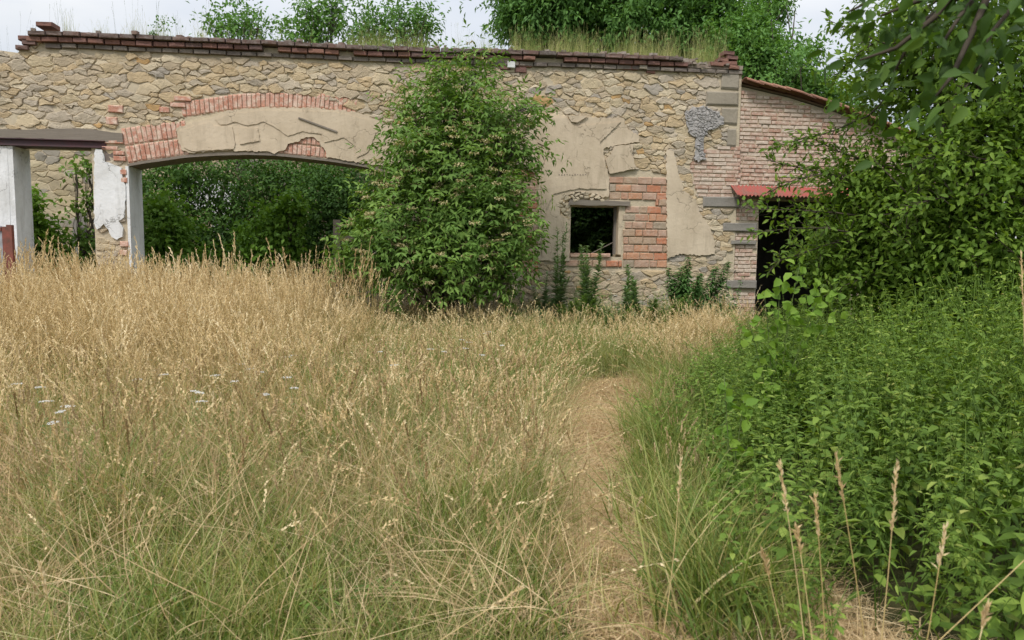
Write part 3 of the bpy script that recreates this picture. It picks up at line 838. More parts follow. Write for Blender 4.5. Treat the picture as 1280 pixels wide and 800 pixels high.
# closed room behind the doorway
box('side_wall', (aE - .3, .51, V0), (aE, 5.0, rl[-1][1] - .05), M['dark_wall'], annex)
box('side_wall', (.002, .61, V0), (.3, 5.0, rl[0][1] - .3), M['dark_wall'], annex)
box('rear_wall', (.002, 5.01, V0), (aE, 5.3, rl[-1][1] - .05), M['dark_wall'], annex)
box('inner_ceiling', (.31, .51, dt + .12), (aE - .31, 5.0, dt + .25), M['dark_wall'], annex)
box('door_lintel', (d0 - .2, -.02, dt - .002), (d1 + .2, .2, dt + .13), M['slate_block'], annex, .004)
# corrugated awning over the door
aw0, aw1 = Wa(921, 233, .3)[0], Wa(1075, 236, .3)[0]
vt, vb = Wa(970, 233, 0)[1], Wa(970, 246, .3)[1]
V, Fc = [], []
nc = 150
for i in range(nc + 1):
    u = aw0 + (aw1 - aw0) * i / nc; h = .018 * sin(i / nc * (aw1 - aw0) / .076 * 2 * pi)
    V += [(u, -.02, vt + h), (u, -.36, vb + h + .01), (u, -.02, vt + h - .004), (u, -.36, vb + h + .006)]
for i in range(nc):
    a = i * 4; Fc += [(a, a + 1, a + 5, a + 4), (a + 2, a + 6, a + 7, a + 3), (a + 1, a + 3, a + 7, a + 5)]
aw_o = link('corrugated_awning', mesh('corrugated_awning', V, Fc, True), M['sheet'], annex)
for k in range(3):
    x = aw0 + .25 + k * .9
    box('awning_bracket', (x, -.32, vb - .03), (x + .035, -.03, vb + .0), M['rust'], aw_o)

# ------------------------------------------------------------------ inside the ruin
rear = empty('rear_stone_wall', WO - WN * 6.2, TH)
tag(rear, 'pale rubble rear wall with old whitewash, seen behind the openings of the ruin', 'wall')
def Wr(px, py): u, v = W(px, py, -6.2); return u, v
r0, r1 = Wr(-330, 200)[0], Wr(640, 200)[0]
RT = 4.3
box('masonry_core', (r0, 0, V0), (r1, .5, RT), M['mortar'], rear)
wp = [Wr(x, y) for x, y in ((215, 226), (262, 222), (300, 232), (306, 300), (270, 308), (262, 262), (222, 262))]
link('whitewash_patch', prism(rough_poly(wp, .15, .04), -.05, 0), M['white'], rear)
rc = cells(Wr(20, 200)[0], Wr(640, 200)[0], .2, RT, .12, .24, 1.8)
lay_stones(rear, rc, [wp], M['rear_stone'], lambda c: c[1] < RT - .05, 170)
# grey planks leaning on the rear wall
for i, (px, ln) in enumerate(((84, 2.3), (93, 1.9), (101, 2.5), (109, 2.2), (116, 2.0))):
    p = at(px, 340, 17.2 + .12 * i); 
    o = box('grey_plank', (-.09, -.015, 0), (.09, .015, ln), M['wood_up'], None, .004)
    o.location = (p.x, p.y, -.02); o.rotation_euler = (-.28, rs.uniform(-.06, .1), TH + .1)
    tag(o, ['leftmost weathered grey plank leaning inside the left opening', 'short grey plank second from left inside the opening', 'tallest grey plank leaning inside the left opening',
            'grey plank second from the white pier inside the opening', 'rightmost grey plank half hidden by the white pier'][i], 'plank', 'grey planks inside the left opening')
# added ceiled bay that darkens the view through the small window
bay = empty('window_shade_bay', WO, TH)
tag(bay, 'added unseen bay that keeps the small window dark, open at its back', 'light blocker')
box('shade_wall', (wx0 - 1.2, .61, V0), (wx0 - .95, 2.3, 4.0), M['dark_wall'], bay)
box('shade_wall', (wx1 + .95, .61, V0), (wx1 + 1.2, 2.3, 4.0), M['dark_wall'], bay)
box('shade_ceiling', (wx0 - 1.2, .61, 4.01), (wx1 + 1.2, 2.3, 4.2), M['dark_wall'], bay)
box('shade_rear_head', (wx0 - .94, 2.1, 2.9), (wx1 + .94, 2.29, 4.0), M['dark_wall'], bay)
# rusty gate leaf at the left pier
p = at(10, 340, 12.0)
gate = empty('rusty_gate', (p.x, p.y, 0), TH)
tag(gate, 'dark red rusty steel gate leaf standing open at the left edge', 'gate')
gt = at(10, 281, 12.0).z
box('gate_post', (.02, -.03, 0), (.10, .05, gt), M['rust'], gate)
box('gate_rib', (-.05, -.02, .1), (.015, .03, gt - .03), M['rust'], gate)
box('gate_panel', (-.9, -.005, .15), (-.055, .01, gt - .02), metal('grey_gate_sheet', (.35, .38, .42), (.25, .24, .24)), gate)
box('gate_rail', (-.9, -.03, gt - .1), (-.055, -.007, gt - .04), M['rust'], gate)
# wooden fence post by the arch
p = at(421, 345, 13.2)
fp = empty('old_wooden_post', (p.x, p.y, 0), .2)
tag(fp, 'dark rotten wooden post standing in the arch left of the elder', 'post')
pt = at(421, 275, 13.2).z
box('post', (-.06, -.05, -.1), (.06, .05, pt), M['bark'], fp, .012)
box('rail', (.065, -.04, pt - .38), (.9, .02, pt - .28), M['bark'], fp, .01)
# ------------------------------------------------------------------ vegetation helpers
def crown(g, blobs, per, nleaf, L, Wd, spread, compound=0, fine=False, droop=.3, shell=.55, lump=.22, up=.5, curl=.2, tw=None, shoots=.14):
    """blobs: (centre, radii, weight). clumps of leaves through each blob; returns the clump centres"""
    allC = []
    for c, r, wgt in blobs:
        c = np.array(c, dtype=float); r = np.array(r, dtype=float)
        n = max(3, int(per * wgt))
        d = rdir(n)
        ph = rs.uniform(0, 6.28, 6)
        mod = 1 + lump * (np.sin(d[:, 0] * 5 + ph[0]) * np.sin(d[:, 2] * 6 + ph[1]) + .6 * np.sin(d[:, 1] * 9 + ph[2]) * np.sin(d[:, 2] * 11 + d[:, 0] * 8 + ph[3]))
        rad = (shell ** 3 + (1 - shell ** 3) * rs.rand(n)) ** (1 / 3) * mod * (1 + .12 * rs.normal(size=n))
        C = c + d * r * rad[:, None]
        O = nrm(d / r)
        allC.append(C)
        base_r = rs.rand(n)
        sh = rs.rand(n) < shoots; sp = np.where(sh, spread * 2.4, spread)
        tws = nrm(O * np.where(sh, 2.2, .9)[:, None] + rdir(n) * .8 + np.array([0, 0, .25]))
        k = nleaf
        t = rs.rand(n, k)
        P = C[:, None] + tws[:, None] * (sp[:, None] * (t - .4))[..., None] + rs.normal(size=(n, k, 3)) * spread * .16
        D = nrm(tws[:, None] * .6 + rs.normal(size=(n, k, 3)) * .55 + np.array([0, 0, -droop]))
        Nn = nrm(O[:, None] * .5 + np.array([0, 0, up + .3]) + rs.normal(size=(n, k, 3)) * .35)
        R = np.clip(base_r[:, None] * .45 + rs.rand(n, k) * .55, 0, 1)
        P, D, Nn, R = P.reshape(-1, 3), D.reshape(-1, 3), Nn.reshape(-1, 3), R.reshape(-1)
        ok = P[:, 2] > .05
        P, D, Nn, R = P[ok], D[ok], Nn[ok], R[ok]
        if compound:
            m = compound; Sd = nrm(np.cross(D, Nn)); rach = L * 2.6
            for q in range(m):
                f = q / max(1, m - 1)
                for sgn in (-1, 1):
                    leaves(g, P + D * (rach * (.25 + .6 * f))[..., None] if False else P + D * rach * (.25 + .6 * f) - Nn * (rach * .12 * f * f), D * .55 + Sd * sgn * .8 - Nn * .1, Nn, L * rs.uniform(.8, 1.1, len(P)), Wd, fine, curl, R)
            leaves(g, P + D * rach * .88, D - Nn * .15, Nn, L * 1.15, Wd * 1.1, fine, curl, R)
        else:
            leaves(g, P, D, Nn, L * rs.uniform(.7, 1.2, len(P)), Wd * rs.uniform(.8, 1.15, len(P)), fine, curl, R)
    return allC
def limbs(g, base, blobs, clumps, r0, nt=10, sides=6, fork=.35):
    base = np.array(base, dtype=float)
    for (c, r, w_), C in zip(blobs, clumps):
        c = np.array(c, dtype=float)
        pts = []
        for t in np.linspace(0, 1, 7):
            p = base + (c - base) * np.array([t ** 1.3, t ** 1.3, t ** .85]); p = p + rs.normal(size=3) * .03 * np.linalg.norm(c - base) * (0 < t < 1)
            pts.append(p)
        tube(g, pts, np.linspace(r0, r0 * .3, 7), sides)
        for q in C[rs.permutation(len(C))[:nt]]:
            s_ = pts[rs.randint(3, 7)]
            m = (s_ + q) / 2 + rs.normal(size=3) * .06 * np.linalg.norm(q - s_)
            tube(g, [s_, m, q], [r0 * .25, r0 * .16, r0 * .05], 4)
def B(px, py, depth, rx, ry, rz=None, w=1.0):   # a foliage mass measured in the photograph
    sc = depth / F
    return (tuple(at(px, py, depth)), (rx * sc, rz if rz else rx * sc, ry * sc), w)
def plant(name, label, cat, base, blobs, mat, r0=.05, group=None, trunk=True, nt=8, **kw):
    e = empty(name, base); tag(e, label, cat, group)
    b = np.array(base)
    bl = [(tuple(np.array(c) - b), r, w_) for c, r, w_ in blobs]
    g = G()
    # leaves are placed in the thing's own space; the ground test needs heights, bases stand at z = 0
    cc = crown(g, bl, **kw)
    g.obj('crown', mat, e)
    if trunk:
        t = G(); limbs(t, (0, 0, 0), bl, cc, r0, nt); t.obj('trunk', M['bark'], e, True)
    return e

# ------------------------------------------------------------------ elder shrub before the wall
eb = at(556, 414, 12.6); eb.z = 0
ed = [B(562, 130, 12.8, 48, 38, .5, .6), B(590, 82, 13.0, 20, 24, .25, .2), B(556, 95, 12.9, 14, 16, .2, .1), B(528, 165, 12.6, 38, 38, .55, .6), B(612, 160, 12.6, 42, 38, .55, .6), B(570, 210, 12.3, 68, 45, .75, 1.2), B(662, 132, 12.7, 20, 7, .2, .08),
      B(505, 215, 12.5, 30, 30, .5, .4), B(510, 268, 12.2, 48, 38, .7, .8), B(598, 270, 12.1, 58, 42, .75, 1.0), B(498, 315, 12.2, 50, 32, .65, .7), B(560, 325, 12.0, 62, 34, .7, .9), B(635, 305, 12.3, 24, 26, .4, .3),
      B(632, 235, 12.5, 24, 28, .4, .3), B(660, 288, 12.4, 12, 12, .2, .1), B(452, 315, 12.6, 28, 34, .4, .35), B(640, 185, 12.7, 22, 22, .4, .25), B(478, 250, 12.5, 24, 26, .4, .25), B(632, 345, 12.2, 22, 18, .4, .2)]
e = plant('elder_bush', 'large green elder bush with fading flower heads growing against the barn wall', 'bush', tuple(eb), ed, M['elder'], .05, nt=14,
          per=150, nleaf=4, L=.115, Wd=.044, spread=.32, compound=2, droop=.35, shell=.5, lump=.45, fine=False)
g = G()
for c, r, w_ in ed:
    n = int(26 * w_)
    d = rdir(n); d[:, 1] = -abs(d[:, 1]); d[:, 2] += .25; d = nrm(d)
    P = np.array(c) + d * np.array(r) * rs.uniform(1.0, 1.25, (n, 1)) - np.array(eb)
    for p in P:
        k = 26; a = rs.rand(k) * 6.28; q = np.sqrt(rs.rand(k)) * .085
        pp = p + np.stack([np.cos(a) * q, np.sin(a) * q * .8, rs.rand(k) * .03 + .01], -1)
        leaves(g, pp, rdir(k), np.tile([0, -.3, 1], (k, 1)), .036, .03, False)
tag(g.obj('flower_heads', M['umbel'], e), kind='stuff')

# ------------------------------------------------------------------ trees behind and inside the ruin
tb = at(760, 420, 25); tb.z = 0
plant('tall_tree', 'tall leafy tree rising behind the right half of the barn wall', 'tree', tuple(tb),
      [B(700, -40, 25, 80, 75, 2.2, 1), B(800, -60, 25, 95, 90, 2.4, 1.2), B(690, 30, 25, 65, 40, 1.6, .7), B(800, 45, 25, 90, 45, 2, 1.1), B(890, 70, 25, 70, 55, 1.8, .9), B(890, -15, 25, 60, 40, 1.6, .45), B(655, 15, 25, 35, 28, 1.2, .22)],
      M['tree_far'], .22, per=1500, nleaf=7, L=.20, Wd=.085, spread=.5, droop=.5, shell=.55, nt=16, lump=.3, shoots=.03)
tb = at(975, 420, 22); tb.z = 0
plant('round_tree', 'lower round green tree behind the tiled roof of the brick lean-to', 'tree', tuple(tb),
      [B(960, 100, 22, 62, 48, 1.5, .9), B(1010, 135, 22, 50, 40, 1.3, .7), B(930, 60, 22.5, 42, 40, 1.2, .5), B(1055, 160, 22, 30, 26, .9, .3), B(960, 8, 23, 28, 14, .8, .12)],
      M['tree_far'], .18, per=1500, nleaf=7, L=.16, Wd=.075, spread=.4, droop=.3, shell=.55, nt=12, lump=.25, shoots=.03)
for i, (px, py, dp, bl, lab) in enumerate([
    (297, 30, 18.5, [(297, 30, 30, 17, .35), (272, 34, 14, 10, .08), (322, 36, 16, 10, .1), (300, 75, 40, 32, .6)], 'low leafy tree top above the wall, leftmost of the three behind the cornice'),
    (397, 25, 18.5, [(398, 22, 26, 26, .5), (380, 42, 20, 12, .2), (420, 8, 12, 12, .1), (398, 80, 36, 36, .6)], 'narrow tree top above the wall over the middle of the arch'),
    (490, 30, 18.5, [(462, 34, 30, 22, .45), (505, 28, 34, 24, .55), (530, 34, 14, 14, .15), (490, 85, 50, 36, .7)], 'wide tree top above the wall just left of the elder')]):
    b = at(px, 400, dp); b.z = 0
    plant('young_tree', lab, 'tree', tuple(b), [B(x, y, dp, rx, ry, None, w_) for x, y, rx, ry, w_ in bl], M['tree_far'], .07, group='tree tops showing above the barn wall',
          per=300, nleaf=7, L=.13, Wd=.06, spread=.5, droop=.2, shell=.3, nt=14, lump=.55)
plum_in = [
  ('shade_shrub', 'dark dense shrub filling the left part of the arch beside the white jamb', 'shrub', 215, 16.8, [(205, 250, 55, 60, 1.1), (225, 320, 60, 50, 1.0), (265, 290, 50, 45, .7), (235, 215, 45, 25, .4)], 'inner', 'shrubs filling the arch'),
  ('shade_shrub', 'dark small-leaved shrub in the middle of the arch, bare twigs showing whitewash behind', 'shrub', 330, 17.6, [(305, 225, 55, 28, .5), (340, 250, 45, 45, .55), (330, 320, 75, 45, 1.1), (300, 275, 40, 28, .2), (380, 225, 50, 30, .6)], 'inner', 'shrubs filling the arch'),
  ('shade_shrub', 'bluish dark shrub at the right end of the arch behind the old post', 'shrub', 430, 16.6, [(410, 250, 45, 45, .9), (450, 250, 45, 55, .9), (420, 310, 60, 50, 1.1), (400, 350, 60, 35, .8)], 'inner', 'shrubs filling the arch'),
  ('maple_sapling', 'bright green sapling in the centre of the arch', 'sapling', 350, 15.2, [(345, 290, 32, 30, .45), (330, 330, 50, 30, .6), (365, 262, 16, 12, .15)], 'inner_lt', None),
  ('maple_sapling', 'bright green sapling just inside the arch next to the white jamb', 'sapling', 215, 15.0, [(205, 290, 28, 50, .6), (220, 340, 45, 30, .5)], 'inner_lt', None),
  ('ruin_shrub', 'yellow green bush low inside the left opening between the white piers', 'shrub', 62, 14.9, [(46, 285, 14, 16, .2), (55, 315, 24, 22, .4), (100, 340, 24, 14, .3), (80, 355, 42, 16, .5), (40, 250, 8, 8, .04)], 'inner_lt', None),
  ('leaning_sapling', 'thin sapling arching across the upper left opening', 'sapling', 112, 15.2, [(108, 205, 8, 5, .018), (95, 214, 9, 4, .015), (112, 250, 8, 5, .02), (98, 262, 10, 4, .015), (112, 305, 8, 10, .05)], 'elder', None),
]
for nm, lab, cat, px, dp, bl, mt, grp in plum_in:
    b = at(px, 400, dp); b.z = 0
    plant(nm, lab, cat, tuple(b), [B(x, y, dp, rx, ry, None, w_) for x, y, rx, ry, w_ in bl], M[mt], .035, group=grp,
          per=560, nleaf=7, L=.11 if mt == 'inner' else .12, Wd=.055 if mt == 'inner' else .08, spread=.36, droop=.25, shell=.25, nt=14, lump=.2)
b = at(745, 400, 17.6); b.z = 0
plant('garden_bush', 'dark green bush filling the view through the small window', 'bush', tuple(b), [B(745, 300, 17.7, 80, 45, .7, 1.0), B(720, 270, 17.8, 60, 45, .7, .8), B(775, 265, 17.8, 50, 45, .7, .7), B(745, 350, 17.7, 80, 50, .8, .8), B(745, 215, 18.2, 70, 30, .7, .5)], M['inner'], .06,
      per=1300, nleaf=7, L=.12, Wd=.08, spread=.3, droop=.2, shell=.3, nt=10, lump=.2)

# ------------------------------------------------------------------ fruit tree on the right
def spray(g, tg, pts, r0, L, Wd, step=.05, side=3, sub=.35, fine=True, droop=.15, r1=.003):
    """a leafy branch along pts: side twigs and alternate leaves"""
    P = np.array([tuple(p) for p in pts], dtype=float)
    seg = np.linalg.norm(np.diff(P, axis=0), axis=1); cum = np.concatenate([[0], np.cumsum(seg)]); tot = cum[-1]
    f = lambda s: np.array([np.interp(s, cum, P[:, i]) for i in range(3)])
    tube(tg, [f(s) for s in np.linspace(0, tot, max(5, len(P)))], np.linspace(r0, r1, max(5, len(P))), 5)
    lines = []
    n = int(tot / .11)
    for i in range(n):
        s = tot * (.15 + .85 * (i + rs.rand()) / n)
        a = f(s); d = nrm(f(min(tot, s + .05)) - f(max(0, s - .05)))
        for _ in range(side):
            dd = nrm(d * .8 + rs.normal(size=3) * .7 + np.array([0, 0, .1]))
            ln = sub * rs.uniform(.4, 1.1) * (1 - .4 * s / tot)
            e_ = a + dd * ln + np.array([0, 0, -droop * ln])
            tube(tg, [a, (a + e_) / 2 + rs.normal(size=3) * .015, e_], [.004, .003, .0015], 3)
            lines.append((a, e_))
    lines.append((f(tot * .6), f(tot)))
    for a, b_ in lines:
        ln = np.linalg.norm(b_ - a); k = max(3, int(ln / step)); t = (np.arange(k) + rs.rand(k)) / k
        d = nrm(b_ - a); PP = a + (b_ - a) * t[:, None]
        D = nrm(d * .7 + rs.normal(size=(k, 3)) * .5 + np.array([0, 0, .1])); Nn = nrm(rs.normal(size=(k, 3)) * .45 + np.array([0, -.35, .9]))
        leaves(g, PP, D, Nn, L * rs.uniform(.7, 1.2, k), Wd * rs.uniform(.8, 1.1, k), fine, .25)
fb = at(1330, 400, 7.6); fb.z = 0
ft = empty('plum_tree', tuple(fb)); tag(ft, 'big leafy fruit tree on the right, its boughs reaching over the brick lean-to', 'tree')
g = G(); tg = G(); base = np.array(fb)
fbl = [B(1240, 110, 7.2, 100, 110, 1.1, 1.5), B(1140, 90, 7.8, 90, 60, .8, .8), B(1190, 220, 7.2, 95, 70, 1.0, 1.4), B(1110, 270, 7.6, 70, 50, .8, .9), B(1230, 300, 6.9, 95, 60, .9, 1.3), B(1090, 340, 7.8, 65, 40, .7, .9),
       B(1160, 350, 7.4, 80, 40, .9, 1.0), B(1320, 200, 7.2, 100, 160, 1.3, 1.5), B(1200, 10, 7.4, 120, 60, 1.0, .9), B(1040, 320, 7.9, 35, 28, .5, .35), B(1070, 230, 7.8, 45, 26, .5, .3)]
fl_ = [(tuple(np.array(c) - base), r, w_) for c, r, w_ in fbl]
cc = crown(g, fl_, per=560, nleaf=7, L=.075, Wd=.036, spread=.28, fine=True, droop=.12, shell=.35, lump=.25, curl=.3)
limbs(tg, (0, 0, 0), fl_, cc, .07, 26)
for pl, r0 in (([(1130, 215, 7.6), (1060, 195, 7.6), (1010, 170, 7.6), (965, 185, 7.7)], .012), ([(1120, 240, 7.5), (1060, 225, 7.5), (1010, 212, 7.6), (958, 200, 7.7)], .012), ([(1100, 230, 7.5), (1040, 215, 7.5), (990, 225, 7.5), (962, 240, 7.5)], .008), ([(1150, 280, 7.4), (1080, 270, 7.4), (1010, 262, 7.5), (940, 262, 7.5)], .014), ([(1120, 300, 7.5), (1050, 300, 7.5), (1000, 318, 7.5), (962, 330, 7.5)], .01),
               ([(1110, 300, 7.4), (1040, 285, 7.4), (985, 285, 7.4), (950, 290, 7.4)], .01), ([(1150, 60, 7.6), (1110, 130, 7.6), (1060, 160, 7.6), (985, 178, 7.6)], .014), ([(1200, -20, 7.3), (1130, 30, 7.3), (1080, 60, 7.3), (1040, 100, 7.3)], .014),
               ([(1180, 40, 7), (1120, 60, 7), (1070, 40, 7), (1035, 25, 7)], .012), ([(1240, 60, 6.8), (1180, 150, 6.8), (1150, 230, 6.7), (1130, 300, 6.7)], .012), ([(1290, 250, 6.6), (1220, 240, 6.5), (1160, 250, 6.5), (1120, 265, 6.5)], .012),
               ([(1290, 180, 6.8), (1230, 200, 6.6), (1190, 190, 6.6), (1150, 200, 6.6)], .012), ([(1150, 330, 7.3), (1080, 345, 7.3), (1030, 370, 7.3)], .01)):
    spray(g, tg, [np.array(at(*p)) - base for p in pl], r0, .075, .034, side=3, sub=.33)
g.obj('crown', M['plum'], ft); tg.obj('branches', M['twig'], ft, True)

# hedge trees that close the view to the right and left of the ruin
for i, (hx, hy, hr) in enumerate(((11.5, 12.0, 2.6), (14.5, 17.5, 3.2), (-15.5, 19.0, 3.0))):
    plant('hedge_tree', ['leafy tree closing the meadow far right, nearest behind the fruit tree', 'taller leafy tree behind the lean-to on the far right', 'leafy tree beyond the left end of the ruin'][i], 'tree', (hx, hy, 0),
          [((hx, hy, hr * 1.1), (hr, hr * .8, hr), 1), ((hx + .8, hy - .5, hr * .6), (hr * .8, hr * .7, hr * .6), .7), ((hx - .6, hy, hr * 1.9), (hr * .6, hr * .6, hr * .7), .6)],
          M['tree_far'], .16, per=800, nleaf=7, L=.19, Wd=.08, spread=.5, droop=.3, shell=.5, nt=10, lump=.3, shoots=.04)
# near boughs hanging into the picture from above
ob = Vector((2.6, .9, 0))
ot = empty('overhanging_tree', tuple(ob)); tag(ot, 'dark near boughs with large leaves hanging in from the top right', 'tree')
g = G(); tg = G(); base = np.array(ob)
tube(tg, [(0, 0, -.1), (.05, .1, 1.0), (-.05, .2, 1.9), (-.2, .5, 2.6), (-.5, .9, 3.0)], [.09, .08, .07, .05, .03], 8)
forkp = at(1330, -120, 2.2)
tube(tg, [(-.2, .5, 2.6), tuple((Vector((-.2, .5, 2.6)) + (forkp - ob)) / 2 + Vector((0, 0, .1))), tuple(forkp - ob)], [.05, .035, .025], 7)
for pl in ([(1330, -120, 2.2), (1250, -40, 2.15), (1200, 20, 2.1), (1165, 75, 2.1)], [(1330, -120, 2.2), (1230, -60, 2.2), (1130, -20, 2.2), (1060, 15, 2.25)], [(1330, -120, 2.2), (1290, -20, 2.3), (1240, 40, 2.3), (1215, 100, 2.3)], [(1250, -40, 2.15), (1150, 30, 2.3), (1115, 95, 2.3)], [(1230, -60, 2.2), (1170, 20, 2.2), (1120, 60, 2.2), (1075, 75, 2.2)],
           [(1250, -40, 2.15), (1215, 40, 2.1), (1190, 95, 2.1), (1170, 120, 2.1)], [(1230, -60, 2.2), (1150, 0, 2.2), (1100, 20, 2.2)]):
    P = [np.array(at(*p)) - base for p in pl]
    f_ = np.array(P); seg = np.linalg.norm(np.diff(f_, axis=0), axis=1); cum = np.concatenate([[0], np.cumsum(seg)])
    tube(tg, P, np.linspace(.012, .003, len(P)), 5)
    k = int(cum[-1] / .011); s = np.linspace(.12, 1, k) * cum[-1]
    PP = np.stack([np.interp(s, cum, f_[:, i]) for i in range(3)], -1) + rs.normal(size=(k, 3)) * np.array([.06, .08, .055]) - np.array([0, 0, .05])
    D = nrm(rs.normal(size=(k, 3)) * .6 + np.array([-.35, 0, -.6])); Nn = nrm(rs.normal(size=(k, 3)) * .6 + np.array([0, -.5, .5]))
    leaves(g, PP, D, Nn, .066 * rs.uniform(.6, 1.2, k), .029, True, .3)
g.obj('crown', M['overhang'], ot, smooth=True); tg.obj('trunk', M['twig'], ot, True)

# ------------------------------------------------------------------ plant templates (meshes only, scattered or copied)
def blade_mesh(name, n, h0, h1, w, lean, rad, mat, seg=4, stalks=0, sh=(.9, 1.2), headlen=.16, headmat=None, windx=.0, hw=.006, nsp=14, sw=.0016, heads=True):
    """a tuft: curved ribbons, and stalks with a seed head; slots: 0 blades, 1 heads"""
    g = G(); g2 = G()
    for i in range(n):
        h = rs.uniform(h0, h1); a = rs.rand() * 6.28; q = rad * math.sqrt(rs.rand()); b_ = np.array([cos(a) * q, sin(a) * q, 0])
        a2 = rs.rand() * 6.28; dirx = np.array([cos(a2) + windx, sin(a2), 0]); bend = lean * rs.uniform(.3, 1.5)
        t = np.linspace(0, 1, seg + 1)
        C = b_ + np.outer(t * h * (1 - .25 * bend * t), [0, 0, 1]) + np.outer((t ** 2) * h * bend, dirx) + np.outer(np.sin(t * 3 + a) * .01, [1, 1, 0])
        sd = np.cross(dirx, [0, 0, 1]); sd = sd / (np.linalg.norm(sd) + 1e-9); sd = sd * cos(a) + np.array([cos(a2), sin(a2), 0]) * sin(a) * .6
        ww = w * rs.uniform(.6, 1.2) * (1 - t ** 1.5) + .0003
        V = np.concatenate([C - sd * ww[:, None], C + sd * ww[:, None]]); m = seg + 1
        Fc = []
        for k in range(seg): Fc += [(k, k + 1, m + k), (k + 1, m + k + 1, m + k)]
        g.add(V, Fc, rs.rand())
    for i in range(stalks):
        h = rs.uniform(*sh); a = rs.rand() * 6.28; q = rad * math.sqrt(rs.rand()); b_ = np.array([cos(a) * q, sin(a) * q, 0])
        dirx = np.array([rs.normal() * .6 + windx, rs.normal() * .6, 0]); bend = lean * rs.uniform(.1, .6)
        t = np.linspace(0, 1, 6); r = rs.rand()
        C = b_ + np.outer(t * h * (1 - .2 * bend * t), [0, 0, 1]) + np.outer((t ** 2.4) * h * bend, dirx)
        tube(g, C, np.linspace(sw, sw * .5, 6), 3, r)
        if heads:
            hl = headlen * rs.uniform(.7, 1.2) / h; tt = 1 - hl * (1 - (np.arange(nsp) + rs.rand(nsp)) / nsp)
            P = np.stack([np.interp(tt, t, C[:, k]) for k in range(3)], -1)
            ax = nrm((C[5] - C[4])[None]); D = nrm(ax + rs.normal(size=(nsp, 3)) * .30 + np.array([windx * .3, 0, 0]))
            leaves(g2, P, D, rdir(nsp), headlen * .17 * rs.uniform(.7, 1.3, nsp), hw * 2, False, .05, np.clip(r + rs.normal(size=nsp) * .12, 0, 1))
    n1 = sum(len(f) for f in g.f)
    if g2.v:
        for v, f, r in zip(g2.v, g2.f, g2.r): g.v.append(v); g.f.append(f - f.min() + g.n if False else f + g.n); g.r.append(r)
        g.n += g2.n
    me = g.mesh(name); me.materials.append(mat)
    if headmat:
        me.materials.append(headmat)
        mi = np.zeros(len(me.polygons), dtype=np.int32); mi[n1:] = 1; me.polygons.foreach_set('material_index', mi)
    return me
def scatter(name, pts, rot, scl, var, meshes, label=None):
    me = bpy.data.meshes.new(name); me.vertices.add(len(pts)); me.vertices.foreach_set('co', np.asarray(pts, dtype=np.float32).ravel())
    a = me.attributes.new('rot', 'FLOAT_VECTOR', 'POINT'); a.data.foreach_set('vector', np.asarray(rot, dtype=np.float32).ravel())
    a = me.attributes.new('scl', 'FLOAT_VECTOR', 'POINT'); a.data.foreach_set('vector', np.asarray(scl, dtype=np.float32).ravel())
    a = me.attributes.new('var', 'INT', 'POINT'); a.data.foreach_set('value', np.asarray(var, dtype=np.int32))
    o = link(name, me)
    for m_ in meshes:
        for mt in m_.materials:
            if mt.name not in [x.name for x in me.materials]: me.materials.append(mt)
    ng = bpy.data.node_groups.new(name, 'GeometryNodeTree')
    ng.interface.new_socket('Geometry', in_out='INPUT', socket_type='NodeSocketGeometry'); ng.interface.new_socket('Geometry', in_out='OUTPUT', socket_type='NodeSocketGeometry')
    gi = ng.nodes.new('NodeGroupInput'); go = ng.nodes.new('NodeGroupOutput'); jn = ng.nodes.new('GeometryNodeJoinGeometry')
    def attr(nm, dt):
        n = ng.nodes.new('GeometryNodeInputNamedAttribute'); n.data_type = dt; n.inputs[0].default_value = nm; return n.outputs[0]
    ra, sa, va = attr('rot', 'FLOAT_VECTOR'), attr('scl', 'FLOAT_VECTOR'), attr('var', 'INT')
    er = ng.nodes.new('FunctionNodeEulerToRotation'); ng.links.new(ra, er.inputs[0])
    for k, m_ in enumerate(meshes):
        to = bpy.data.objects.new(m_.name, m_)
        oi = ng.nodes.new('GeometryNodeObjectInfo'); oi.inputs[0].default_value = to; oi.inputs[1].default_value = True
        ip = ng.nodes.new('GeometryNodeInstanceOnPoints')
        cm = ng.nodes.new('FunctionNodeCompare'); cm.data_type = 'INT'; cm.operation = 'EQUAL'; ng.links.new(va, cm.inputs[2]); cm.inputs[3].default_value = k
        ng.links.new(gi.outputs[0], ip.inputs[0]); ng.links.new(cm.outputs[0], ip.inputs[1]); ng.links.new(oi.outputs['Geometry'], ip.inputs[2])
        ng.links.new(er.outputs[0], ip.inputs[5]); ng.links.new(sa, ip.inputs[6]); ng.links.new(ip.outputs[0], jn.inputs[0])
    ng.links.new(jn.outputs[0], go.inputs[0])
    md = o.modifiers.new('scatter', 'NODES'); md.node_group = ng
    return tag(o, label, kind='stuff')
def field(n, ymax=13.6, ymin=1.5, margin=1.2, back=False):   # random spots over the ground in and just beside the view
    y = ymin + (ymax - ymin) * np.sqrt(rs.rand(n) * .93 + .07 * rs.rand(n)); x = (rs.rand(n) * 2 - 1) * (y * .72 + margin)
    ok = ((Vector((0, 0, 0)).x + 0 * x) == 0) & (((x - WO.x) * WN.x + (y - WO.y) * WN.y) > .18)
    return x[ok], y[ok]
def smooth_noise(x, y, s=1.0, ph=0.0):
    return (np.sin(x * 1.7 * s + ph) * np.sin(y * 1.3 * s + ph * 2) + .6 * np.sin(x * 3.9 * s + y * 2.1 * s + ph) + .4 * np.sin(y * 5.3 * s - x * 2.7 * s + ph * 3)) / 2
def put(x, y): return np.stack([x, y, gz(x, y)], -1)
def rots(n, tilt=.12, bias=(0, 0)): return np.stack([rs.normal(size=n) * tilt + bias[0], rs.normal(size=n) * tilt + bias[1], rs.rand(n) * 6.28], -1)
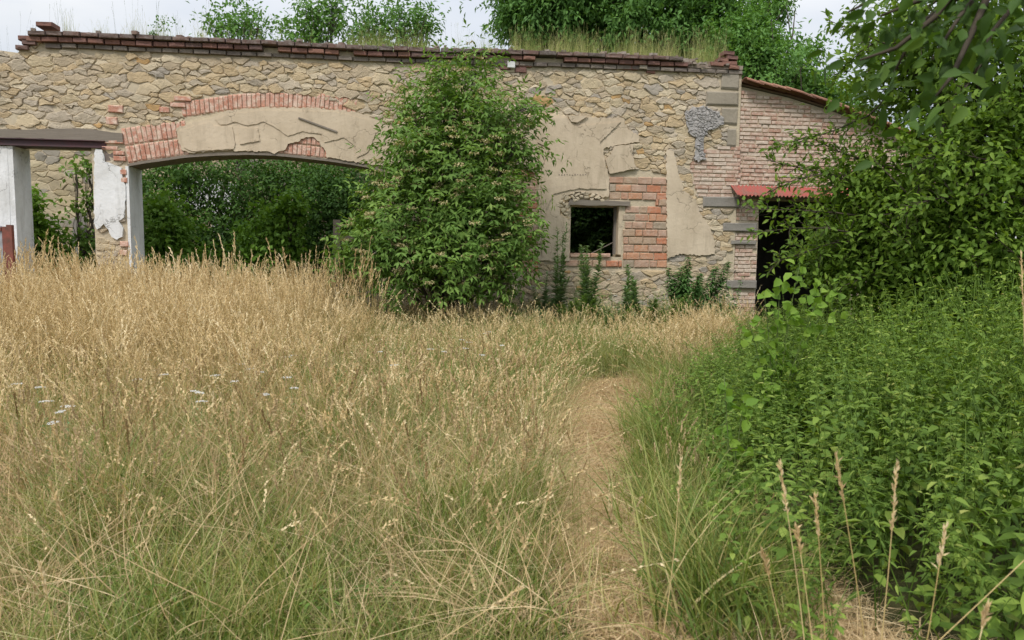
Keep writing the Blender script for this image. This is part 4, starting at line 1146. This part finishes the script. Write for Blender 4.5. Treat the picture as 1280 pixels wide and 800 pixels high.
def s3(s, zs=None): return np.stack([s, s, s if zs is None else zs], -1)

nettle_edge = lambda y: np.interp(y, [1.5, 3, 4.5, 6, 8, 10, 11.5], [.76, .96, 1.08, 1.36, 2.05, 3.0, 4.0])   # the mass starts right of this x
gold = [blade_mesh('golden_tuft', 22, .30, .85, .0030, .55, .15, M['gold'], 4, 9, (.75, 1.30), .17, M['head'], .40, .0045, 12, .0019) for _ in range(6)]
green = [blade_mesh('green_tuft', 30, .20, .66, .0046 + .0012 * (k % 3), .75, .15, M['green'], 5) for k in range(5)]
pale = [blade_mesh('pale_tuft', 50, .18, .55, .0024, 1.0, .20, M['palegreen'], 4, 4, (.45, .7), .12, M['head'], .3) for _ in range(4)]
thatch = [blade_mesh('straw_wisps', 40, .05, .16, .0016, 1.6, .16, M['straw'], 3) for _ in range(4)]
sparse = blade_mesh('sparse_stalks', 6, .3, .6, .0022, .4, .12, M['green'], 4, 3, (.7, 1.2), .14, M['head'], .25, .0045, 14, .0016)
dead = [blade_mesh('dead_tuft', 40, .15, .48, .0024, 1.2, .2, M['straw'], 4) for _ in range(3)]
brown = [blade_mesh('brown_headed', 3, .2, .4, .002, .5, .1, M['green'], 4, 3, (.6, .95), .10, M['brownhead'], .25, .0065, 26, .0014) for _ in range(3)]
tallst = [blade_mesh('tall_golden', 4, .3, .6, .002, .4, .12, M['gold'], 4, 5, (1.1, 1.35), .22, M['head'], .3, .0055, 20, .0019) for _ in range(3)]
# long flat straws lying on the path
def lying(n=46, rad=.2):
    g = G()
    for i in range(n):
        a = rs.rand() * 6.28; L = rs.uniform(.06, .22); p = np.array([rs.uniform(-rad, rad), rs.uniform(-rad, rad), rs.uniform(.004, .028)])
        d = np.array([cos(a), sin(a), rs.uniform(-.06, .10)]); s = np.array([-sin(a), cos(a), rs.uniform(-.6, .6)]); wv = rs.uniform(.0012, .003)
        q = p + d * L * .5 + np.array([rs.uniform(-.02, .02), rs.uniform(-.02, .02), rs.uniform(0, .02)])
        V = [p - s * wv, p + s * wv, q - s * wv, q + s * wv, p + d * L]
        g.add(V, [(0, 1, 3), (0, 3, 2), (2, 3, 4)], rs.rand())
    me = g.mesh('lying_straw'); me.materials.append(M['straw']); return me
flat = [lying() for _ in range(5)]

def zone_gold(x, y):     # likelihood of golden grass: the left field, thin elsewhere
    px = 640 + x / y * F
    k = np.clip((480 - px) / 170, 0, 1) * np.clip((y - 4.6) / 3.2, 0, 1) * .95
    k = np.maximum(k, .95 * np.clip((x - 1.5) / .5, 0, 1) * np.clip((y - 7.5) / 1.5, 0, 1) * np.clip((x * -1 + 3.6) / .5, 0, 1))
    k = np.maximum(k, .8 * np.exp(-((px - 590) / 90) ** 2) * np.clip((y - 10.8) / 1, 0, 1))
    k = np.maximum(k, .10)
    return np.clip(k + .34 * smooth_noise(x, y, 1.5, .7), .03, 1)
def corridor(x, y):
    q = 640 + x / y * F
    beside = np.where((x > np.interp(y, PY, PX)) & (x < np.interp(y, PY, PX) + np.interp(y, PY, PW) + .55) & (y < 7.5), .58, 1.0)
    return beside * np.where((q > 690) & (q < np.interp(y, [2, 3.2, 4], [1000, 960, 850])) & (y < 8), np.interp(y, [2, 4, 7, 8], [.40, .40, .5, .9]), 1.0)
# golden grass
x, y = field(7600); pk = rs.rand(len(x)) < zone_gold(x, y) * np.clip(.35 + y / 9, 0, 1)
pk &= (path_d(x, y) > 1.3) & (x < nettle_edge(y) - .1)
px_ = 640 + x / y * F
pk &= ~((corridor(x, y) < 1) & (rs.rand(len(x)) < .9))
pk &= ~((px_ > 440) & (px_ < 660) & (y > 5.5) & (rs.rand(len(x)) < .45))
pk &= ~((px_ > 660) & (px_ < 850) & (y > 8.8) & (rs.rand(len(x)) < .85))
x, y = x[pk], y[pk]; n = len(x)
px_ = 640 + x / y * F
hs = np.interp(px_, [0, 400, 520, 700, 1000], [1.05, 1.0, .62, .5, .72]) * rs.uniform(.75, 1.1, n) * np.interp(y, [2, 5, 9, 13], [.62, .78, 1.0, 1.0]) * (1 + .24 * smooth_noise(x, y, 1.8, 3))
scatter('golden_grass', put(x, y), rots(n, .10, (0, .10)), s3(rs.uniform(.8, 1.2, n), hs), rs.randint(0, 6, n), gold)
# green grass
x, y = field(9500)
xn = rs.uniform(-2.4, 2.2, 1500); yn = rs.uniform(1.7, 4.2, 1500); x = np.concatenate([x, xn]); y = np.concatenate([y, yn])
zg = 1 - .62 * np.clip(zone_gold(x, y) * np.clip((y - 6) / 3, 0, 1), 0, 1)
pk = (rs.rand(len(x)) < zg) & (path_d(x, y) > 1.2) & (x < nettle_edge(y) + .3)
x, y = x[pk], y[pk]; n = len(x)
s = corridor(x, y) * rs.uniform(.55, 1.2, n) * (1 + .32 * smooth_noise(x, y, 1.9, 2)) * np.interp(path_d(x, y), [1.1, 2.2], [.45, .95]) * np.interp(y, [1.5, 4, 6], [.62, .8, 1])
scatter('green_grass', put(x, y), rots(n, .22, (0, .12)), s3(s), rs.randint(0, 5, n), green)
# pale fine grass, combed over, in the middle and near the path's end
x, y = field(9000); px_ = 640 + x / y * F
k = .55 + .4 * smooth_noise(x, y, 1.6, 4) + .35 * np.exp(-((px_ - 560) / 150) ** 2)
pk = (rs.rand(len(x)) < k) & (path_d(x, y) > .98) & (x < nettle_edge(y))
x, y = x[pk], y[pk]; n = len(x)
scatter('pale_grass', put(x, y), rots(n, .35, (0, .25)), s3(rs.uniform(.75, 1.2, n) * corridor(x, y)), rs.randint(0, 4, n), pale)
# dead tangle in the foreground, and sparse brown-headed stalks
x, y = field(3600, 6.4, 1.8, .6); pk = (path_d(x, y) > 1.15) & (x < nettle_edge(y)) & (rs.rand(len(x)) < .55 + .45 * smooth_noise(x, y, 2.1, 5)); x, y = x[pk], y[pk]; n = len(x)
scatter('dead_grass_tangle', put(x, y), rots(n, .55, (0, .3)), s3(rs.uniform(.7, 1.2, n) * corridor(x, y)), rs.randint(0, 3, n), dead)
x, y = field(900, 8, 2.3, .5); pk = (path_d(x, y) > .6) & (x < nettle_edge(y) + .2); x, y = x[pk], y[pk]; n = len(x)
scatter('brown_headed_stalks', put(x, y), rots(n, .15, (0, .12)), s3(rs.uniform(.7, 1.0, n) * np.where(corridor(x, y) < 1, .75, 1)), rs.randint(0, 3, n), brown)
x, y = field(1200, 12.8, 6.5, .5); q = 640 + x / y * F; pk = (q < 470) & (rs.rand(len(x)) < .45); x, y = x[pk], y[pk]; n = len(x)
scatter('tallest_golden_stalks', put(x, y), rots(n, .07, (0, .10)), s3(rs.uniform(.8, 1.2, n), rs.uniform(.85, 1.0, n) + .38 * rs.rand(n) ** 3), rs.randint(0, 3, n), tallst)
# straw of the path
yy = rs.uniform(1.7, 8.5, 3800); d = rs.normal(size=3800) * .62; xx = np.interp(yy, PY, PX) + d * np.interp(yy, PY, PW)
scatter('trodden_straw', put(xx, yy) + np.array([0, 0, .018]), rots(3800, .05), s3(rs.uniform(.7, 1.2, 3800)), rs.randint(0, 5, 3800), flat)
k_ = np.abs(d) > .35; xx, yy = xx[k_] + rs.normal(size=k_.sum()) * .08, yy[k_]; n = len(xx)
scatter('straw_tufts', put(xx, yy), rots(n, .5), s3(rs.uniform(.6, 1.1, n)), rs.randint(0, 4, n), thatch)
# grass along the wall's head
topg = [blade_mesh('wall_grass', 16, .5, 1.15, .0042, .35, .2, M['palegreen'], 4, 4, (.8, 1.25), .16, M['palegreen'], .1, .004, 8, .002) for _ in range(3)]
u = np.concatenate([rs.uniform(W(640, 60)[0], W(915, 60)[0], 170), rs.uniform(W(430, 60)[0], W(545, 60)[0], 50), rs.uniform(W(60, 60)[0], W(640, 60)[0], 45)])
yv = rs.uniform(-.02, .5, len(u)); P = np.array([tuple(wall_world(a, b_, (top_v(a) if a < W(848, 70)[0] else W(880, 80)[1]) - .01)) for a, b_ in zip(u, yv)])
hh = np.where(u > W(640, 60)[0], rs.uniform(.28, .55, len(u)), rs.uniform(.2, .45, len(u))) * np.where(np.abs(u - W(875, 60)[0]) < .6, 1.35, 1)
scatter('wall_top_grass', P, rots(len(u), .08), s3(rs.uniform(.35, .6, len(u)), hh), rs.randint(0, 3, len(u)), topg)
thin = [blade_mesh('thin_stalks', 0, .1, .2, .001, .25, .2, M['stem'], 3, 4, (.5, .85), .10, M['stem'], .1, .0022, 8, .0012) for _ in range(3)]
u = rs.uniform(W(-60, 60)[0], W(640, 60)[0], 46); yv = rs.uniform(0, .45, 46); P = np.array([tuple(wall_world(a, b_, (top_v(a) if a > W(45, 60)[0] else W(0, 63)[1]) - .01)) for a, b_ in zip(u, yv)])
scatter('wall_top_stalks', P, rots(46, .08), s3(rs.uniform(.6, 1, 46)), rs.randint(0, 3, 46), thin)

# ------------------------------------------------------------------ nettles and undergrowth on the right
def nettle_mesh(h=1.0, pairs=11, L=.095, Wd=.042, lean=.06, tmin=.22):
    g = G(); g2 = G(); bx, by = rs.normal(size=2) * lean
    f = lambda t: np.array([bx * t * t * 2, by * t * t * 2, h * t])
    tube(g, [f(t) for t in np.linspace(0, 1, 5)], np.linspace(.0035, .0015, 5), 3, .3); n1 = sum(len(q) for q in g.f)
    a0 = rs.rand() * 3
    for i in range(pairs):
        t = tmin + (1 - tmin) * (i / (pairs - 1)) ** .9; p = f(t); s = (1 - .68 * t ** 2) * rs.uniform(.75, 1.15)
        for sg in (0, pi):
            a = a0 + (i % 2) * pi / 2 + sg + rs.normal() * .2
            d = np.array([cos(a), sin(a), .25 - .75 * (1 - t)]); st = p + nrm(d) * .022 * s
            leaves(g, [st], [d], [[0, 0, 1]], L * s, Wd * s, True, .35)
        if i > pairs * .5:
            for _ in range(4):
                a = rs.rand() * 6.28; leaves(g, [p], [[cos(a), sin(a), -.2]], [[0, 0, 1]], .045 * s, .004, False, .5)
    me = g.mesh('nettle'); me.materials.append(M['nettle']); return me
net = [nettle_mesh(1.0, 13 + k % 3, .095, .045) for k in range(4)] + [nettle_mesh(1.0, 22, .06, .013, .12, .3), nettle_mesh(1.0, 20, .05, .022, .14, .25), nettle_mesh(.9, 9, .11, .072, .12, .3), nettle_mesh(1.0, 15, .07, .032)]
n = 7000; y = 1.3 + 9.2 * np.sqrt(rs.rand(n)); x = nettle_edge(y) + rs.rand(n) ** 1.1 * (y * .45 + 1.6)
pk = (y > 2.25 + .15 * np.sin(x * 5)) & (x > .85); x, y = x[pk], y[pk]
dx = x - nettle_edge(y)
hmax = np.interp(y, [1.5, 2.5, 4, 6, 8, 10.5], [1.2, 1.45, 1.66, 1.45, 1.12, .9])
hh = np.clip((.46 + .62 * dx + .30 * smooth_noise(x, y, 2.2, 1)) * rs.uniform(.72, 1.15, len(x)), .22, hmax * rs.uniform(.72, 1.08, len(x)))
cap = np.interp(x / y, [.3, .5, .72], [.92, 1.2, 1.64]) * (1 + .10 * smooth_noise(x, y, 3.1, 2)); hh = np.minimum(hh, cap)
keepn = rs.rand(len(x)) < .55; x, y, hh = x[keepn], y[keepn], hh[keepn]; n = len(x)
scatter('nettle_bed', put(x, y), rots(n, .22), np.stack([np.interp(hh, [.2, 1], [.7, 1.1]) * rs.uniform(.7, 1.25, n)] * 2 + [hh], -1), rs.choice(8, n, p=[.15, .15, .12, .12, .12, .14, .06, .14]), net)
# grasses mixed into its edge
n = 420; y = rs.uniform(2.6, 8, n); x = nettle_edge(y) - .05 + rs.normal(size=n) * .14
scatter('edge_grass', put(x, y), rots(n, .25), s3(rs.uniform(.6, 1.1, n)), rs.randint(0, 5, n), green)
# taller green and brown grass leaning over the left side of the path
n = 34; y = rs.uniform(2.6, 5.8, n); x = np.interp(y, PY, PX) - np.interp(y, PY, PW) - .06 - np.abs(rs.normal(size=n)) * .25
scatter('path_edge_grass', put(x, y), rots(n, .15, (0, .12)), s3(rs.uniform(.6, .9, n), rs.uniform(.6, .85, n)), rs.randint(0, 4, n), green[:3] + [sparse])

# ------------------------------------------------------------------ single plants
def stalk_thing(px_top, py_top, px_b, py_b, depth, label, group, hl=.16, sw=.0022, mat='head'):
    a = at(px_b, py_b, depth); b_ = at(px_top, py_top, depth)
    base = Vector((a.x + (a.x - b_.x) / max(.1, b_.z - a.z) * a.z, depth + rs.uniform(-.05, .05), 0))
    e = empty('grass_stalk', tuple(base)); tag(e, label, 'grass stalk', group)
    top = b_ - base; P = [np.array(top) * t + np.array([sin(t * 3) * .015, 0, 0]) for t in np.linspace(0, 1, 8)]
    g = G(); tube(g, P, np.linspace(sw, sw * .5, 8), 5, .6); g.obj('stem', M['gold'], e, True)
    g = G(); T = np.array(top); Lh = np.linalg.norm(T); k = 46
    tt = 1 - hl / Lh * (1 - (np.arange(k) + rs.rand(k)) / k)
    PP = np.stack([np.interp(tt, np.linspace(0, 1, 8), [p[i] for p in P]) for i in range(3)], -1)
    leaves(g, PP, nrm(T[None] / Lh + rs.normal(size=(k, 3)) * .28), rdir(k), .022 * rs.uniform(.7, 1.3, k), .0065, False, .1)
    g.obj('seed_head', M[mat], e)
for a in ((1044, 570, 1072, 800, 1.9, 'dry pale grass stalk with narrow head, second tallest before the nettles', .13), (1120, 580, 1098, 800, 1.9, 'dry pale grass stalk with the longest knobbly head, in front of the nettles', .19), (1018, 622, 1028, 800, 2.0, 'dry grass stalk just left of the two tallest before the nettles', .12),
          (1180, 660, 1150, 800, 1.8, 'dry grass stalk with a stout head, right of the tallest ones', .11), (974, 582, 1000, 790, 2.1, 'bent dry grass stalk with curved brownish head at the nettle edge', .15), (995, 660, 1006, 800, 2.0, 'thin short dry grass stalk low at the nettle edge', .08),
          (952, 688, 975, 800, 2.0, 'low dry grass stalk with drooping head beside the path', .09), (1290, 690, 1170, 800, 1.7, 'long bare straw slanting up to the right edge', .02), (1232, 762, 1215, 820, 1.6, 'short stalk whose pale head shows low at the bottom right', .05),
          (60, 600, 118, 760, 2.6, 'leaning foreground grass stalk with thick pinkish head at the far left', .16), (48, 705, 62, 790, 2.4, 'upright foreground grass stalk with thick head at the lower left corner', .12), (650, 735, 500, 830, 2.1, 'foreground grass stalk with pale head slanting to the right above the bottom edge', .12),
          (690, 600, 650, 720, 2.8, 'foreground stalk with pale head standing left of the path', .10), (850, 575, 830, 760, 2.6, 'thin dark grass stalk standing before the dry path', .16), (1276, 318, 1278, 470, 3.4, 'tall pale grass stalk at the right edge above the nettles', .25)):
    stalk_thing(*a[:6], 'tall seeding grass stalks in the foreground', a[6])
# yarrow in flower
def yarrow():
    g = G(); 
    for k in range(5):
        a = rs.rand() * 6.28; r = .045 * math.sqrt(rs.rand()); q = 14
        aa = rs.rand(q) * 6.28; qq = np.sqrt(rs.rand(q)) * .022
        P = np.stack([cos(a) * r + np.cos(aa) * qq, sin(a) * r + np.sin(aa) * qq, .6 + rs.rand(q) * .006], -1)
        leaves(g, P, np.stack([np.cos(aa), np.sin(aa), 0 * aa], -1), np.tile([0, 0, 1], (q, 1)), .014, .012, False, .05)
    s_ = G(); tube(s_, [(0, 0, 0), (.01, 0, .3), (0, .01, .59)], [.002, .002, .0015], 4, .5)
    for k in range(9):
        a = rs.rand() * 6.28; leaves(s_, [(0, 0, .08 + .05 * k)], [[cos(a), sin(a), .4]], [[0, 0, 1]], .09 - .006 * k, .016, False, .2)
    return g.mesh('flower_head'), s_.mesh('stem')
ya = [yarrow() for _ in range(3)]
for a, b_ in ya: a.materials.append(M['petal']); b_.materials.append(M['weed'])
spots = [(240, 490), (270, 470), (205, 468), (300, 448), (303, 455), (312, 461), (325, 465), (290, 477), (358, 447), (365, 445), (357, 472), (365, 486), (80, 515), (85, 508), (55, 503), (62, 529), (170, 475), (246, 492), (335, 493), (20, 480),
         (575, 425), (580, 436), (587, 428), (537, 437), (608, 417), (612, 415), (630, 432), (478, 440), (494, 457), (553, 440), (605, 444), (560, 372), (745, 352), (757, 362), (768, 370), (780, 360), (762, 350), (48, 485), (250, 503), (318, 458)]
for i, (px, py) in enumerate(spots):
    hgt = .62 if i < 20 else .6
    dp = (EYE - hgt * 1.0) / ((py - HORIZON) / F) if py > 400 else 12.9
    dp = min(max(dp, 4.0), 12.9); p = at(px, py, dp)
    e = empty('yarrow', (p.x, p.y, 0)); tag(e, *(('slender white yarrow flower rising among the golden grass on the left', 'flower', 'white yarrow in the golden grass') if px < 400 else ('white yarrow flower in the greener grass short of the elder', 'flower', 'white yarrow in the green grass') if py > 400 else ('small white flower head by the foot of the wall under the window', 'flower', 'white flowers under the window')))
    a, b_ = ya[i % 3]; s_ = max(.3, p.z) / .6
    for nm, me in (('flower_head', a), ('stem', b_)):
        o = link(nm, me, None, e); o.scale = (.75, .75, s_); o.rotation_euler = (0, 0, rs.rand() * 6)
# weeds along the foot of the wall
def weed(name, label, cat, px, py_top, depth, n, L, Wd, mat, spread=.12, up=.6, stems=1, py0=.15, fine=True, group=None):
    t = at(px, py_top, depth); e = empty(name, (t.x, t.y, 0)); tag(e, label, cat, group); g = G(); s_ = G()
    for k in range(stems):
        tx = rs.normal(size=2) * spread * (stems > 1); h = t.z * (1 if k == 0 else rs.uniform(.6, .97))
        P = [np.array([tx[0] * q, tx[1] * q, h * q]) for q in np.linspace(0, 1, 6)]
        tube(s_, P, np.linspace(.007, .002, 6), 4, .5)
        q = py0 + (1 - py0) * rs.rand(n); PP = np.stack([tx[0] * q, tx[1] * q, h * q], -1); a = rs.rand(n) * 6.28
        s = (1.1 - .75 * q)
        leaves(g, PP, np.stack([np.cos(a), np.sin(a), np.full(n, up) - .5 * (1 - q)], -1), np.tile([0, 0, 1], (n, 1)), L * s * rs.uniform(.8, 1.2, n), Wd * s, fine, .3)
    g.obj('leaves', M[mat], e); s_.obj('stem', M['stem'], e, True)
weed('tall_weed', 'tallest blue-green spired weed left of the small window', 'weed', 699, 278, 13.2, 170, .20, .05, 'weed', .12, .9, 4)
weed('tall_weed', 'blue-green weed standing in front of the window sill', 'weed', 737, 302, 13.0, 210, .22, .065, 'weed', .18, .8, 6)
weed('tall_weed', 'bushy blue-green weed between the window and the brick panel', 'weed', 790, 333, 12.9, 180, .24, .08, 'weed', .2, .9, 6)
weed('tall_weed', 'low weed with grey leaves between the tallest weed and the elder', 'weed', 678, 340, 13.0, 150, .18, .05, 'weed', .25, .7, 6)
weed('tall_weed', 'thin silvery weed beside the old wooden post', 'weed', 450, 292, 12.2, 60, .14, .035, 'weed', .07, 1.2, 2)
weed('dark_leafy_plant', 'dark green drooping leafy plant against the wall left of the doorway', 'plant', 868, 322, 12.95, 420, .21, .075, 'darkweed', .46, .1, 12)
weed('dark_leafy_plant', 'small dark leafy plant at the foot of the brick door pier', 'plant', 905, 325, 13.1, 130, .16, .06, 'darkweed', .2, .2, 5)
for i, (px, pyt, dp) in enumerate([(rs.uniform(640, 930), rs.uniform(365, 400), rs.uniform(12.0, 13.1)) for _ in range(16)]):
    weed('foot_weed', 'green weed in the mixed growth along the foot of the wall between elder and doorway', 'weed', px, pyt, dp, 150, .13, .04, ('inner_lt', 'elder', 'weed', 'plum')[i % 4], .3, .5, 9, group='mixed weeds at the wall foot')
for i, (px, pyt, dp) in enumerate(((650, 372, 12.6), (720, 366, 12.4), (760, 375, 12.3), (815, 372, 12.5), (690, 385, 12.2))):
    weed('low_weed', ['leafy green weed at the foot of the elder', 'leafy green weed under the small window', 'leafy weed by the white yarrow under the window', 'leafy weed at the foot of the plaster patch right of the window', 'yellow-green weed in the grass in front of the tallest weed'][i], 'weed', px, pyt, dp, 240, .15, .045, 'elder' if i % 2 else 'weed', .36, .5, 12, group='low weeds along the wall')
wt = []
for k, (mt, L_, W_, pr) in enumerate((('weed', .12, .035, 12), ('elder', .10, .05, 11), ('weed', .09, .02, 18), ('inner_lt', .08, .035, 12))):
    m_ = nettle_mesh(1.0, pr, L_, W_, .1, .1); m_.materials.clear(); m_.materials.append(M[mt]); wt.append(m_)
n = 330; px_ = np.concatenate([rs.uniform(640, 935, 260), rs.uniform(470, 640, 70)]); dd = rs.uniform(.2, 1.5, n)
P = []
for q, d_ in zip(px_, dd):
    u = W(q, 380, d_)[0]; p = wall_world(u, -d_, 0); P.append((p.x, p.y, 0))
hh = (1.08 - .42 * dd) * rs.uniform(.6, 1.1, n) * np.where(px_ < 640, .7, 1)
scatter('wall_foot_undergrowth', P, rots(n, .15), np.stack([rs.uniform(.9, 1.5, n)] * 2 + [hh], -1), rs.randint(0, 4, n), wt)
# bright broad-leaved sapling and leafy stems left of the nettles
def broad(label, px, pyt, depth, pts, L=.095):
    b_ = at(px, pyt, depth); e = empty('broad_leaved_sapling', (b_.x, b_.y, 0)); tag(e, label, 'sapling'); g = G(); s_ = G(); base = np.array([b_.x, b_.y, 0])
    for x_, y_, k in pts:
        t = np.array(at(x_, y_, depth + rs.uniform(-.15, .15))) - base; P = [np.array([t[0] * q ** 1.6, t[1] * q, t[2] * q]) for q in np.linspace(0, 1, 7)]
        tube(s_, P, np.linspace(.006, .002, 7), 4, .5); q = 1 - .72 * rs.rand(k) ** 1.3
        PP = np.stack([np.interp(q, np.linspace(0, 1, 7), [p[i] for p in P]) for i in range(3)], -1) + rs.normal(size=(k, 3)) * .035
        D = nrm(rs.normal(size=(k, 3)) * .8 + np.array([0, -.1, .15])); Nn = nrm(rs.normal(size=(k, 3)) * .55 + np.array([0, -.6, .7]))
        leaves(g, PP, D, Nn, L * rs.uniform(.6, 1.1, k), L * .72, True, .15)
    g.obj('leaves', M['broad'], e, smooth=True); s_.obj('stem', M['stem'], e, True)
broad('bright sapling with round pale green leaves standing before the dark doorway', 975, 345, 5.6, [(975, 345, 26), (1000, 330, 30), (1030, 355, 26), (955, 365, 22), (990, 385, 26), (935, 400, 20), (1045, 385, 20), (965, 430, 22), (1015, 400, 24), (1050, 350, 14), (945, 440, 20)], .09)
broad('leafy green shoot at the edge of the path below the bright sapling', 915, 560, 4.0, [(905, 470, 14), (930, 500, 18), (895, 600, 16), (920, 560, 18), (890, 640, 14)], .075)
# leafy rosettes at the very front
for i, (px, py) in enumerate(((215, 790), (400, 795), (470, 780), (1245, 780), (160, 752))):
    p = ground(px, py); p = Vector((p.x, p.y, 0)); e = empty('leafy_rosette', tuple(p))
    tag(e, ['cut-leaved blue-green rosette low at the bottom left', 'cut-leaved rosette at the bottom edge left of centre', 'cut-leaved rosette nearest the leaning straw at the bottom', 'pale leafy rosette in the bottom right corner', 'small green rosette left among the lower grass'][i], 'plant', 'leafy rosettes along the bottom edge')
    g = G(); k = 46; a = rs.rand(k) * 6.28; rr = rs.rand(k) * .1
    PP = np.stack([np.cos(a) * rr, np.sin(a) * rr, .06 + rs.rand(k) * .22], -1)
    leaves(g, PP * np.array([1, 1, .7]), np.stack([np.cos(a), np.sin(a), .3 + 0 * a], -1), np.tile([0, 0, 1], (k, 1)), .055 * rs.uniform(.6, 1.2, k), .018, True, .3)
    g.obj('leaves', M['elder'], e)
# little shrub on the wall's head
for px, lab in ((200, 'tiny shrub rooted on top of the wall far left of the arch crown'), (187, 'smallest green tuft rooted on the wall head beside the tiny shrub')):
    u, v = W(px, 42, 0); p = wall_world(u, .2, v - .05); e = empty('wall_top_shrub', tuple(p)); tag(e, lab, 'shrub'); g = G()
    h_ = .36 if px == 200 else .12
    leaves(g, rs.normal(size=(90, 3)) * np.array([.10, .08, .09]) * (h_ / .36) + np.array([0, 0, h_ * .7]), rdir(90), rdir(90) + np.array([0, 0, 1]), .05, .028, False)
    tube(g, [(0, 0, 0), (.01, 0, h_)], [.006, .003], 4, .2); g.obj('foliage', M['tree_far'], e)
